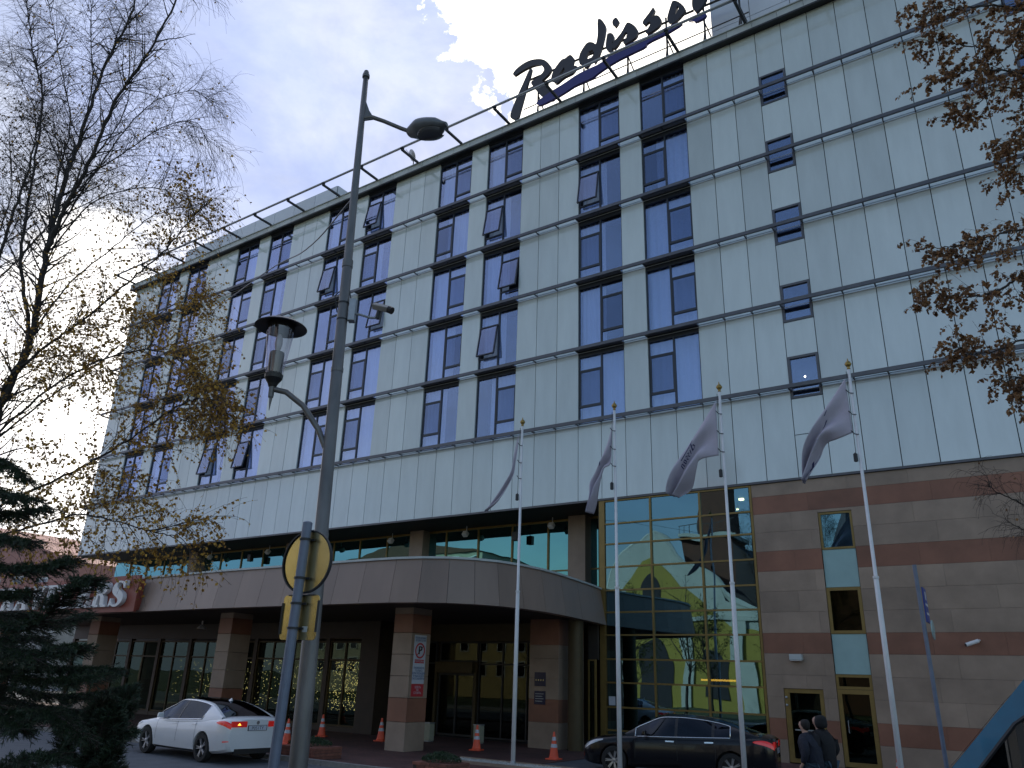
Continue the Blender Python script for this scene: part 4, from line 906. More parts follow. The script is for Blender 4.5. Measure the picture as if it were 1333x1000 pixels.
b = MB(); [b.tube([along(z), along(z+.02)], .068, 14) for z in (6.14, 6.36)]; b.tube([cp_+rt*.08+V((0,0,.17)), cp_+rt*.03+V((0,0,.4)), cp_-rt*.12+V((0,0,.22)), cp_-rt*.07+V((0,0,.0))], .008, 6); b.build('strap', M['dark'], q)
# overhead cable
b = MB(); pts = [V(p) for p in [(5.69,-21.66,7.87),(3.23,-20.33,8.55),(-.03,-18.95,9.52),(-11.18,-14.52,11.78),(-30.6,-8.5,12.6)]]

def cat_(P_, n=8):
    P_ = [P_[0]*2-P_[1]]+P_+[P_[-1]*2-P_[-2]]; o_ = []
    for i in range(1, len(P_)-2):
        for k in range(n):
            t = k/n; a, b1, c1, d = P_[i-1:i+3]; o_.append(.5*((2*b1)+(c1-a)*t+(2*a-5*b1+4*c1-d)*t*t+(3*b1-a-3*c1+d)*t**3))
    return o_+[P_[-2]]
b.tube(cat_(pts), .010, 5); tag(b.build('overhead_cable', M['black']), 'thin black cable running from the lamp pole off to the left', 'cable')

# ------------------------------------------------------------------ road sign seen from behind
M['signback'] = mat('sign_back_zinc_warmlit', (.80,.68,.38), .24, metal=1, noise=.08, nscale=5, bump=.04, bscale=12); M['signpole'] = mat('sign_pole_blue_grey', (.17,.20,.27), .5, metal=.3, noise=.1, nscale=10)  # yellow light from across the street is tinted into the zinc colour
rs = thing('road_sign', (6.40,-22.40,0), 'grey post with a round and a square traffic sign seen from behind', 'road sign')
pb_ = V((6.395,-22.41,0)); pt_ = V((6.43,-22.37,3.53))
b = MB(); b.tube([pb_, pt_, pt_+V((0,0,.01))], [.048,.045,.03], 16); b.build('post', M['signpole'], rs, smooth=False)
def plate_frame(z, back=.07):
    # plates face away from the camera, turned towards the oncoming lane
    n = V((-.12,.99,0)).normalized(); t = V((n.y,-n.x,0)); c_ = pb_.lerp(pt_, z/3.53)+n*back
    m = Matrix((t, n, V((0,0,1)))).transposed().to_4x4(); m.translation = c_; return m
b = MB(); b.M = plate_frame(3.17); b.lathe([(0,-.004),(.285,-.004),(.285,.004),(0,.004)], (0,0,0), 40, 'Y'); rd = b.build('round_plate', M['signback'], rs)
b = MB(); b.M = plate_frame(3.17); b.lathe([(.283,-.02),(.297,-.02),(.297,.01),(.283,.01)], (0,0,0), 40, 'Y', cap=False); b.build('rim', M['dark'], rd)
b = MB(); b.M = plate_frame(2.66)
w_, h2, r_ = .215, .20, .035; pts = []
for cx_, cz_, a0_ in ((w_-r_,h2-r_,0),(-w_+r_,h2-r_,90),(-w_+r_,-h2+r_,180),(w_-r_,-h2+r_,270)):
    pts += [(cx_+r_*math.cos(math.radians(a0_+k*22.5)), cz_+r_*math.sin(math.radians(a0_+k*22.5))) for k in range(5)]
b.prism(pts, -.004, .004); sq = b.build('square_plate', M['signback'], rs, fix=True)
b = MB(); b.M = plate_frame(2.66); b.box(-w_-.004,-w_+.006,-.02,.0,-.15,.13); b.box(w_-.006,w_+.004,-.02,.0,-.13,.15); b.box(-.15,.16,-.02,0,h2-.006,h2+.004); b.build('rim', M['dark'], sq)
b = MB(); b.M = plate_frame(2.66); b.box(.05,.11,-.006,-.0045,-.13,-.08); b.build('sticker', M['fascia'], sq)
b = MB()
for z in (3.36, 3.0, 2.77, 2.55):
    c_ = pb_.lerp(pt_, z/3.53); b.tube([c_, c_+V((0,0,.02))], .056, 14)
    b.M = plate_frame(z, .05); b.box(-.075,.075,-.008,.008,.0,.02); b.M = None
b.build('clamp', M['dark'], rs)

# thin post at the right with edge-on signs
q = thing('sign_post', (10.71,-15.14,0), 'thin grey post with an edge-on blue sign before the striped stone wall', 'sign post')
b = MB(); b.tube([(10.72,-15.14,0),(10.68,-15.16,3.86)], .027, 10); b.build('post', M['signpole'], q)
ed = Matrix.Translation((10.73,-15.13,3.32)) @ Matrix.Rotation(math.radians(92),4,'Z')
b = MB(); b.M = ed; b.box(-.005,.33,-.01,.01,-.22,.24); pq = b.build('blue_plate', mat('sign_blue', (.03,.06,.3), .4), q)
b = MB(); b.M = ed; b.box(.03,.3,-.013,-.011,.0,.03); b.box(.03,.3,-.013,-.011,-.12,-.09); b.box(.10,.22,-.013,-.011,.08,.19); b.build('white_mark', M['white'], pq)
b = MB(); b.M = Matrix.Translation((10.74,-15.12,3.0)) @ Matrix.Rotation(math.radians(90),4,'Z'); b.lathe([(0,-.012),(.13,-.012),(.13,.0),(0,.0)], (.09,-.03,0), 24, 'Y'); b.box(.05,.12,-.05,-.044,-.03,-.005); b.build('round_plate', M['opal'], q)
b = MB(); b.M = Matrix.Translation((10.70,-15.15,3.66)) @ Matrix.Rotation(math.radians(100),4,'Z'); b.box(0,.06,-.008,.008,-.12,.05); b.build('top_plate', M['black'], q)

# ------------------------------------------------------------------ cones, planters, bins
def cone(x, y, lab, first=[None]):
    if first[0] is None:
        r = thing('traffic_cone', (0,0,0), lab, 'traffic cone', 'orange traffic cones by the entrance'); first[0] = r
        b = MB(); b.box(-.19,.19,-.19,.19,0,.04); bevel(b.build('base', M['cone_o'], r), .012)
        def rad(z): return .145-(.145-.028)*(z-.04)/.71
        b = MB(); b.lathe([(rad(.04)+.02,.041),(rad(.08),.08),(rad(.75),.75),(rad(.75)-.008,.76),(0,.76)], (0,0,0), 24); b.build('shell', M['cone_o'], r, smooth=False)
        for a, c_ in ((.33,.43),(.52,.62)):
            b = MB(); b.lathe([(rad(a)+.003,a),(rad(c_)+.003,c_)], (0,0,0), 24, cap=False); b.build('band', M['cone_w'], r, smooth=True)
    else: r = copy_tree(first[0]); r['label'] = lab
    r.location = (x, y, .02); r.rotation_euler = (0, 0, random.uniform(0, .6)); return r
bpy.context.view_layer.update()
CN = [(-11.07,-5.34,'orange cone behind the left planter, beside the street lamp pole'),(-8.5,-4.94,'orange cone half hidden behind the striped column'),(-4.22,-5.01,'orange cone left of the first flagpole, before the entrance'),
 (-.98,-5.52,'orange cone right of the first flagpole, by the nose of the dark car'),(7.95,-2.4,'orange cone at the lower right before the glass door'),(-17.2,-7.2,'orange cone seen over the bonnet of the white car'),(-9.2,-8.6,'orange cone seen over the boot of the white car')]
for a in CN: cone(*a)
def tuft(name, cx, cy, z, rx, ry, h, n, m, parent, seed=1):
    r = random.Random(seed); b = MB()
    for i in range(n):
        a = r.uniform(0, 2*PI); d = math.sqrt(r.random()); x, y = cx+rx*d*math.cos(a), cy+ry*d*math.sin(a); hh = h*(1-d*d*.6)*r.uniform(.4,1)
        zz = z+hh; l = r.uniform(.025,.05); t = V((r.gauss(0,1),r.gauss(0,1),r.gauss(.4,.7))).normalized(); s_ = t.cross(V((r.gauss(0,1),r.gauss(0,1),r.gauss(0,1)))).normalized()*l*.35
        p = V((x,y,zz)); b.ti = r.random(); b.add([p-s_, p+t*l*.5-s_*.2, p+t*l, p+s_], [(0,1,2,3)])
    return b.build(name, m, parent)
M['yew'] = leafmat('shrub_leaf', (.012,.03,.012), (.02,.05,.018), (.04,.075,.025), .15)
def planter(x, y, w, d, h, lab, rz=0):
    q = thing('brick_planter', (x,y,0), lab, 'planter', 'low brick planters along the kerb')
    b = MB(); nb = max(4, int(w/.26))
    for c_ in range(int(h/.075)):
        for s_ in range(nb):
            o = .5*(c_%2); x0 = x-w/2+(s_+o)*w/nb; x1 = min(x0+w/nb-.012, x+w/2)
            b.ti = random.gauss(0,.6); b.box(max(x0, x-w/2), x1, y-d/2, y+d/2, .02+c_*.075+.006, .02+(c_+1)*.075-.004)
    b.build('brick_wall', mat('brick_t', (.22,.085,.06), .8, noise=.25, nscale=9, tint=.25), q)
    b = MB(); b.box(x-w/2+.02,x+w/2-.02,y-d/2+.02,y+d/2-.02,.02,h-.04); b.build('soil', M['soffit'], q)
    tuft('shrub', x, y, h-.05, w*.48, d*.48, .28, 2600, M['yew'], q, int(x*10)); return q
planter(-5.6,-10.9,1.5,1.0,.34,'low brick planter with a dark shrub, left, beside the lamp pole')
planter(-1.05,-10.75,1.1,.9,.26,'low brick planter with dark greenery below the striped column')
for x, y, lab in ((-7.5,-3.5,'pale metal litter bin just left of the entrance door'),(-5.85,-2.7,'pale metal litter bin behind the middle cone')):
    q = thing('litter_bin', (x,y,0), lab, 'bin', 'pale bins at the entrance')
    b = MB(); b.box(x-.14,x+.14,y-.14,y+.14,.05,.62); bevel(b.build('body', M['opal'] if 0 else mat('bin_pale', (.34,.34,.26), .5, noise=.08), q), .015); b = MB(); b.box(x-.15,x+.15,y-.15,y+.15,.622,.66); b.box(x-.12,x+.12,y-.12,y+.12,.02,.049); b.build('lid', M['steel'], q)

# ------------------------------------------------------------------ ground
M['asphalt'] = mat('asphalt', (.10,.11,.125), .85, noise=.22, nscale=2.2, bump=.35, bscale=120)
M['grass'] = mat('grass', (.03,.05,.014), .9, col2=(.055,.065,.022), nscale=1.5, bump=.5, bscale=80)
def paving_mat():
    m, nt, out = nodes_of('brick_paving'); b = nt.nodes.new('ShaderNodeBsdfPrincipled'); nt.links.new(b.outputs[0], out.inputs[0]); b.inputs['Roughness'].default_value = .75
    g = nt.nodes.new('ShaderNodeNewGeometry'); k = nt.nodes.new('ShaderNodeTexBrick'); nt.links.new(g.outputs['Position'], k.inputs['Vector'])
    k.inputs['Color1'].default_value = (.15,.065,.055,1); k.inputs['Color2'].default_value = (.10,.05,.045,1); k.inputs['Mortar'].default_value = (.05,.04,.038,1)
    k.inputs['Scale'].default_value = 1; k.inputs['Brick Width'].default_value = .22; k.inputs['Row Height'].default_value = .11; k.inputs['Mortar Size'].default_value = .006
    n = nt.nodes.new('ShaderNodeTexNoise'); n.inputs['Scale'].default_value = .8; nt.links.new(g.outputs['Position'], n.inputs['Vector'])
    r = nt.nodes.new('ShaderNodeMapRange'); r.inputs[1].default_value = .3; r.inputs[2].default_value = .7; r.inputs[3].default_value = .75; r.inputs[4].default_value = 1.2; nt.links.new(n.outputs[0], r.inputs[0])
    cc = nt.nodes.new('ShaderNodeCombineColor'); [nt.links.new(r.outputs[0], cc.inputs[i]) for i in range(3)]
    nt.links.new(mix_rgb(nt, 1., k.outputs[0], cc.outputs[0], 'MULTIPLY'), b.inputs['Base Color']); return m
b = MB(); b.add([(-1500,-1500,-.06),(1500,-1500,-.06),(1500,1500,-.06),(-1500,1500,-.06)], [(0,1,2,3)]); tag(b.build('ground', M['grass']), kind='structure')
b = MB(); b.add([(-140,-26,0),(60,-26,0),(60,20,0),(-140,20,0)], [(0,1,2,3)]); tag(b.build('road', M['asphalt']), kind='structure')
b = MB(); b.box(-60,-.6,-11.78,-1.0,-.05,.02); b.box(-.6,24,-3.2,-.02,-.05,.02); tag(b.build('pavement', paving_mat()), kind='structure')
b = MB()
x = -60
while x < -.7: b.box(x+.008, min(x+1,-.6)-.008, -11.95, -11.79, -.05, .12+random.uniform(-.006,.006)); x += 1
tag(b.build('kerb', mat('kerb_stone', (.22,.21,.20), .8, noise=.2, nscale=6, bump=.3)), kind='structure')
b = MB(); b.box(-60,60,-30,-26.01,-.05,.10); tag(b.build('near_pavement', mat('paving_slabs', (.2,.19,.18), .8, noise=.2, nscale=3, bump=.2)), kind='structure')
b = MB(); b.add([(-2.7,-8.55,.045),(0.9,-8.55,.045),(0.9,-7.75,.045),(-2.7,-7.75,.045)], [(0,1,2,3)]); b.box(-2.78,3.68,-8.65,-8.56,.0,.09); b.box(-2.78,3.68,-7.74,-7.66,.0,.09)
gb = MB(); gb.box(-2.7,0.9,-8.55,-7.75,.021,.06); rg = random.Random(4)
for i in range(2600):
    x, y = rg.uniform(-2.7,3.6), rg.uniform(-8.53,-7.77); r = rg.uniform(.012,.03); gb.ti = rg.gauss(0,.6)
    gb.add([(x-r,y,.06),(x,y-r,.06),(x+r,y,.06),(x,y+r,.06),(x,y,.06+r)], [(0,1,4),(1,2,4),(2,3,4),(3,0,4)])
tag(gb.build('gravel_bed', mat('gravel_t', (.42,.41,.38), .85, noise=.3, nscale=25, tint=.35)), 'strip of pale gravel around the foot of the first flagpole', 'gravel', kind='stuff')
bk = MB(); bk.box(-2.79,3.69,-8.66,-8.56,.0,.09); bk.box(-2.79,3.69,-7.74,-7.65,.0,.09); tag(bk.build('bed_kerb', M['stoneA']), kind='structure')
# ------------------------------------------------------------------ cars
def sp(x, tab):
    """smooth interpolation through (x, value) pairs"""
    if x <= tab[0][0]: return tab[0][1]
    if x >= tab[-1][0]: return tab[-1][1]
    i = 0
    while tab[i+1][0] < x: i += 1
    x0, y0 = tab[i]; x1, y1 = tab[i+1]
    d = (y1-y0)/(x1-x0)
    m0 = d if i == 0 else ((y0-tab[i-1][1])/(x0-tab[i-1][0])+d)/2
    m1 = d if i+2 >= len(tab) else ((tab[i+2][1]-y1)/(tab[i+2][0]-x1)+d)/2
    t = (x-x0)/(x1-x0); h = x1-x0
    return y0*(2*t**3-3*t*t+1)+h*m0*(t**3-2*t*t+t)+y1*(-2*t**3+3*t*t)+h*m1*(t**3-t*t)
def sedan(name, label, paint, gls, P, cat='car'):
    root = thing(name, (0,0,0), label, cat)
    x0, x1 = P['hw'][0][0], P['hw'][-1][0]
    def sect(x):
        hw, zb, zs, zt = sp(x,P['hw']), sp(x,P['zb']), sp(x,P['zs']), sp(x,P['zt'])
        pts = [(0,zb),(hw*.55,zb),(hw*.86,zb+.01),(hw*.955,zb+.07),(hw*.985,zb+.2),(hw,zb+(zs-zb)*.45),(hw*.992,zb+(zs-zb)*.66),(hw*.985,zb+(zs-zb)*.80),(hw*.965,zs-.05),(hw*.925,zs-.005),(hw*.84,zs+(zt-zs)*.35),(hw*.66,zs+(zt-zs)*.75),(hw*.4,zs+(zt-zs)*.95),(0,zt)]
        return pts
    n = len(sect(0))
    def bp(x, s, side=1, off=0):
        """point on the body side: s runs 0..n-1 round the half section"""
        def q(x, s):
            a = sect(x); i = min(n-2, int(s)); f = s-i
            return V((x, side*(a[i][0]*(1-f)+a[i+1][0]*f), a[i][1]*(1-f)+a[i+1][1]*f))
        p = q(x, s)
        if off:
            du = q(min(x+.02,x1), s)-q(max(x-.02,x0), s); dv = q(x, min(s+.1,n-1.001))-q(x, max(s-.1,0)); nn = du.cross(dv).normalized()
            if nn.y*side < 0 : nn = -nn
            if abs(nn.y) < .2 and nn.z < 0: nn = -nn
            p = p+nn*off
        return p
    b = MB(); N = 64
    xs_ = [x0+(x1-x0)*(i/N) for i in range(N+1)]
    xs_ = sorted(set(xs_+[x0+.02, x0+.05, x1-.02, x1-.05]))
    rings = []
    for x in xs_:
        h = sect(x); rings.append([(x, y, z) for y, z in h]+[(x, -y, z) for y, z in reversed(h[1:-1])])
    m = len(rings[0]); vs = [p for r in rings for p in r]; fs = []
    for i in range(len(rings)-1):
        for k in range(m): fs.append((i*m+k, i*m+(k+1)%m, (i+1)*m+(k+1)%m, (i+1)*m+k))
    fs.append(tuple(range(m))); fs.append(tuple((len(rings)-1)*m+k for k in reversed(range(m))))
    b.add(vs, fs); body = b.build('body', paint, root, fix=True)
    cut = MB()
    for wx in P['wheels']:
        for s_ in (-1, 1):
            cut.lathe([(P['wr']+.045, s_*.55),(P['wr']+.045, s_*1.3)], (wx,0,P['wr']+.01), 36, 'Y')
    co_ = cut.build('cutter', paint, None, fix=True)
    md = body.modifiers.new('b','BOOLEAN'); md.operation = 'DIFFERENCE'; md.object = co_; md.solver = 'EXACT'
    applied(body); bpy.data.objects.remove(co_)
    body.data.materials.clear(); body.data.materials.append(paint)
    for p in body.data.polygons: p.material_index = 0
    autosmooth(body, 32)
    # greenhouse
    G = P['gh']; X0, X1 = G['zr'][0][0], G['zr'][-1][0]
    def gs(x):
        zr = sp(x,G['zr']); zb = sp(x,G['belt']); hb = sp(x,G['hb']); hr = sp(x,G['hr'])
        zr = max(zr, zb+.004); f = min(1, (zr-zb)/.40); yr = hb+(hr-hb)*f
        e = .05*f
        return [(hb+.012, zb-.05),(hb, zb),(hb+(yr-hb)*.42, zb+(zr-e-zb)*.5),(yr, zr-e),(yr-.035, zr-e*.45),(yr-.10, zr-.018*f),(yr*.45, zr+.022*f),(0, zr+.03*f)]
    gx = [X0+(X1-X0)*i/70 for i in range(71)]
    pm = {k: MB() for k in ('paint','side1','side-1','front','rear')}
    for s_ in (1, -1):
        for i in range(70):
            a, c_ = gs(gx[i]), gs(gx[i+1]); xm = (gx[i]+gx[i+1])/2
            for k in range(7):
                key = 'paint'
                if k >= 5 and G.get('blackroof') and xm < G['ws'][0]: key = 'rear'
                if k in (1,2) and G['side'][0] < xm < G['side'][1]: key = 'side%d' % s_
                if k >= 5:
                    if xm > G['ws'][0] and xm < G['ws'][1]: key = 'front'
                    if xm < G['rw'][1] and xm > G['rw'][0]: key = 'rear'
                q = [(gx[i], s_*a[k][0], a[k][1]),(gx[i+1], s_*c_[k][0], c_[k][1]),(gx[i+1], s_*c_[k+1][0], c_[k+1][1]),(gx[i], s_*a[k+1][0], a[k+1][1])]
                if s_ < 0: q.reverse()
                pm[key].add(q, [(0,1,2,3)])
    def wel(o):
        bm = bmesh.new(); bm.from_mesh(o.data); bmesh.ops.remove_doubles(bm, verts=bm.verts, dist=.0004); bmesh.ops.recalc_face_normals(bm, faces=bm.faces); bm.to_mesh(o.data); bm.free()
        o.data.polygons.foreach_set('use_smooth', [True]*len(o.data.polygons))
    wel(pm['paint'].build('roof', paint, root))
    wel(pm['side1'].build('side_window', gls, root)); wel(pm['side-1'].build('side_window', gls, root)); wel(pm['front'].build('windscreen', gls, root)); wel(pm['rear'].build('rear_window', P.get('rearglass', gls), root))
    # pillars between the side windows
    for s_ in (1,-1):
        for px in G['pillars']:
            b = MB(); a, c_ = gs(px-.035), gs(px+.035)
            for k in (1,2): b.add([(px-.035, s_*(a[k][0]+.004), a[k][1]),(px+.035, s_*(c_[k][0]+.004), c_[k][1]),(px+.035, s_*(c_[k+1][0]+.004), c_[k+1][1]),(px-.035, s_*(a[k+1][0]+.004), a[k+1][1])], [(0,1,2,3)])
            b.build('pillar', M['black'], root)
        # window surround
        b = MB(); A, B = G['side']; lo_ = [(x, s_*(gs(x)[1][0]+.004), gs(x)[1][1]) for x in [A+(B-A)*i/30 for i in range(31)]]; hi = [(x, s_*(gs(x)[3][0]+.004), gs(x)[3][1]) for x in [A+(B-A)*i/30 for i in range(31)]]
        b.tube(lo_+hi[::-1]+[lo_[0]], .014, 5); b.build('window_trim', P['trim'], root, smooth=True)
    # seams, handles, lamps as raised or inked patches on the body skin
    def patch(nm, m_, xa, xb, sa, sb, off, nx=8, ns=5, sides=(1,-1), xf=None, parent=root):
        for s_ in sides:
            b = MB(); b.grid([[bp(*( (lambda u, v: (xf(u, v) if xf else (xa+(xb-xa)*u, sa+(sb-sa)*v)))(i/nx, j/ns)), s_, off) for j in range(ns+1)] for i in range(nx+1)])
            b.build(nm, m_, parent, smooth=True)
    for xx in P['seams']:
        patch('door_seam', M['black'], xx-.005, xx+.005, 4.2, 8.9, .0025, 1, 10)
    patch('sill_line', M['black'], P['wheels'][1]+.42, P['wheels'][0]-.42, 2.2, 3.0, .003, 20, 2)
    for hx in P['handles']:
        patch('door_handle', P['hmat'], hx-.11, hx+.11, 7.35, 7.65, .022, 6, 2)
    patch('headlight', M['lampw'], x1-.62, x1-.10, 6.6, 8.3, .006, 8, 4, xf=lambda u,v: (x1-.62+.54*u, 8.4-1.9*v*(.25+.75*u)))
    patch('tail_light', M['tailr'], 0,0,0,0, .008, 10, 5, xf=lambda u,v: (x0+.012+.50*u, P['tl'][0]+(P['tl'][1]-P['tl'][0])*(.5+(v-.5)*(1-u)**.6)))
    patch('reflector', M['tailr'], x0+.02, x0+.16, 4.3, 4.5, .006, 4, 1) if P.get('refl') else None
    # rear face furniture
    zt_ = P['tlz']; hwr = sp(x0, P['hw'])
    for s_ in (1,-1):
        b = MB(); b.box(x0-.012, x0+.045, s_*hwr*.42 if s_>0 else -hwr*1.01, s_*hwr*1.01 if s_>0 else -hwr*.42, zt_-.075, zt_+.065); o = b.build('tail_light', M['tailr'], root); bevel(o, .012, 2)
        b = MB(); c_ = s_*hwr*.72; b.add([(x0-.016,c_-.045,zt_-.03),(x0-.016,c_+.06,zt_-.03),(x0-.016,c_+.01,zt_+.025)], [(0,2,1)]); b.build('indicator_lamp', M['amber_on'] if P.get('hazard') else M['lampw'], root)
    b = MB(); b.box(x0-.014, x0+.02, -.28, .28, P['plz']-.06, P['plz']+.07); b.build('plate_holder', M['black'], root)
    b = MB(); b.box(x0-.019, x0-.0145, -.26, .26, P['plz']-.05, P['plz']+.06); pl = b.build('number_plate', M['nwhite'], root)
    text_mesh('plate_text', P['plate'], .11, M['black'], pl, Matrix.Translation((x0-.0195, 0, P['plz'])) @ Matrix.Rotation(-PI/2,4,'Z') @ FRONT, .0006)
    b = MB(); b.box(x0-.006, x0+.05, -hwr*.8, hwr*.8, .24, .36); b.build('rear_diffuser', M['black'], root)
    b = MB(); b.lathe([(0,0),(.045,0),(.045,.006),(0,.006)], (x0-.008,0,P['tlz']+.03), 16, 'X'); b.build('badge', M['chrome'], root)
    b = MB(); hwf = sp(x1, P['hw']); b.box(x1-.03, x1+.012, -hwf*.55, hwf*.55, .55, .70); b.box(x1-.03, x1+.012, -hwf*.8, hwf*.8, .26, .42); b.build('grille', M['black'], root)
    # mirrors
    for s_ in (1,-1):
        mx_, mz, my = P['mir']; b = MB()
        vs = [(mx_+.06,my,mz+.0),(mx_+.05,my+.18,mz+.02),(mx_-.05,my+.20,mz+.02),(mx_-.06,my+.02,mz),(mx_+.04,my+.02,mz+.13),(mx_+.03,my+.17,mz+.13),(mx_-.05,my+.19,mz+.14),(mx_-.06,my+.03,mz+.14)]
        b.add([(p[0], s_*p[1], p[2]) for p in vs], [(0,3,2,1),(4,5,6,7),(0,1,5,4),(1,2,6,5),(2,3,7,6),(3,0,4,7)]); bevel(b.build('wing_mirror', P.get('mirmat', paint), root, fix=True), .025, 3)
    if P.get('antenna'):
        b = MB(); ax, az = P['antenna']; b.add([(ax+.09,0,az),(ax-.09,.03,az-.01),(ax-.09,-.03,az-.01),(ax-.08,0,az+.07)], [(0,1,3),(0,3,2),(1,2,3),(0,2,1)]); b.build('antenna_fin', paint, root)
    # wheels
    R_ = P['wr']
    for wx in P['wheels']:
        for s_ in (1,-1):
            yc = s_*(P['tr'])
            b = MB(); b.lathe([(R_*.66, yc-s_*.2),(R_*.94, yc-s_*.2),(R_, yc-s_*.16),(R_, yc-s_*.03),(R_*.95, yc),(R_*.68, yc+s_*.004),(R_*.66,yc-.01*s_)], (wx,0,R_), 40, 'Y', cap=False); w = b.build('wheel', M['tyre'], root, smooth=False, fix=True); autosmooth(w, 50)
            b = MB(); b.lathe([(0, yc-s_*.10),(R_*.64, yc-s_*.10),(R_*.66, yc-s_*.01),(R_*.70, yc+s_*.002),(R_*.70,yc-s_*.02)], (wx,0,R_), 40, 'Y', cap=False); b.build('rim_barrel', P['barrel'], w, smooth=False)
            b = MB(); ns = P['spokes']
            for k in range(ns):
                for dk in P['twin']:
                    a = 2*PI*k/ns+dk; ca_, sa_ = math.cos(a), math.sin(a); m4 = Matrix.Translation((wx, 0, R_)) @ Matrix.Rotation(a, 4, 'Y'); b.M = m4
                    b.add([(.04,yc-s_*.02,-.015),(.04,yc-s_*.02,.015),(R_*.67,yc-s_*.008,.010),(R_*.67,yc-s_*.008,-.010),(.04,yc-s_*.06,-.015),(.04,yc-s_*.06,.015),(R_*.67,yc-s_*.05,.010),(R_*.67,yc-s_*.05,-.010)], [(0,1,2,3),(7,6,5,4),(0,4,5,1),(1,5,6,2),(2,6,7,3),(3,7,4,0)])
            b.M = None; b.lathe([(0,yc-s_*.005),(.05,yc-s_*.01),(.06,yc-s_*.05)], (wx,0,R_), 16, 'Y', cap=False); b.build('rim', P['rimmat'], w, fix=True)
    return root, bp, patch
M['lampw'] = mat('lamp_glass_white', (.5,.52,.55), .08, metal=.3); M['tailr'] = mat('tail_red', (.35,.012,.012), .12, coat=1, emit=(1,.03,.02), estr=.12)
M['amber_on'] = mat('amber_lit', (.9,.4,.05), .3, emit=(1,.40,.05), estr=2.2); M['chrome'] = mat('chrome', (.75,.77,.8), .12, metal=1); M['tyre'] = mat('tyre', (.018,.018,.018), .8, noise=.2, nscale=12)
M['alloy'] = mat('alloy', (.5,.51,.53), .28, metal=.85); M['alloyd'] = mat('alloy_dark', (.03,.03,.032), .5)
paintW = mat('paint_white', (.74,.75,.77), .3, coat=1, noise=.02, nscale=2); paintB = mat('paint_black', (.006,.006,.009), .2, spec=.35, coat=.25)
M['carglass'] = glass('car_glass', (.34,.38,.45), (.12,.14,.16), .07); M['carglassd'] = glass('car_glass_dark', (.6,.65,.75), (.03,.035,.04), .10)
seat_m = mat('car_interior', (.03,.03,.032), .9)
KIA = dict(hw=[(-2.42,.74),(-2.38,.80),(-2.25,.865),(-1.8,.905),(-1.0,.915),(0,.915),(1.0,.915),(1.7,.90),(2.1,.85),(2.32,.74),(2.42,.60)],
 zb=[(-2.42,.30),(-2.1,.24),(-1.0,.20),(1.0,.19),(2.1,.2),(2.42,.26)], zs=[(-2.42,.93),(-2.3,1.0),(-1.8,1.0),(-.5,.95),(.9,.91),(1.6,.84),(2.2,.73),(2.42,.58)],
 zt=[(-2.42,1.03),(-2.32,1.08),(-1.8,1.09),(0,1.02),(.95,.99),(1.6,.90),(2.15,.78),(2.42,.62)],
 wheels=(1.42,-1.39), wr=.335, tr=.90, seams=(.93,-.12,-1.02), handles=(.05,-.92), tl=(7.0,8.75), tlz=.93, plz=.83, plate='P051TY', mir=(.72,.93,.86), refl=True, hazard=True,
 gh=dict(zr=[(-2.0,1.07),(-1.6,1.23),(-1.15,1.37),(-.6,1.44),(-.1,1.455),(.3,1.43),(.7,1.27),(1.2,.99)], belt=[(-2.0,1.03),(-1.0,.985),(.2,.93),(1.2,.90)], hb=[(-2.0,.80),(-1.4,.86),(-.5,.885),(.6,.88),(1.2,.80)], hr=[(-2.0,.62),(-1.2,.60),(0,.62),(.5,.60),(1.2,.66)],
  blackroof=True, side=(-1.22,.98), ws=(.33,1.2), rw=(-1.93,-1.02), pillars=(-.10,), ),
 trim=M['chrome'], hmat=paintW, spokes=5, twin=(-.13,.13), rimmat=M['alloy'], barrel=M['alloyd'], antenna=(-1.0,1.43), rearglass=M['carglassd'])
kia, kbp, kpatch = sedan('parked_car', 'white sedan with its hazard lights on, parked at the kerb left of the lamp pole', paintW, M['carglass'], KIA)
b = MB(); b.box(-2.30,-1.95,-.55,.55,.995,1.0); 
kr = mat('roof_glass_black', (.01,.01,.013), .12, coat=1)
def cabin(root, x0, x1):
    b = MB(); b.box(x0, x1, -.72, .72, .35, .80)
    for x in (x0+.55, x0+1.45):
        for y in (-.38, .38): b.box(x-.09, x+.09, y-.24, y+.24, .8, 1.12); b.box(x-.05, x+.06, y-.12, y+.12, 1.14, 1.27)
    o = b.build('seats', seat_m, root); bevel(o, .03)
cabin(kia, -1.3, .75)
cx_, cy_ = (-6.3-9.11)/2, -13.72+.90
kia.location = (cx_-.0, cy_, 0); kia.rotation_euler = (0, 0, PI+math.radians(-5.0))
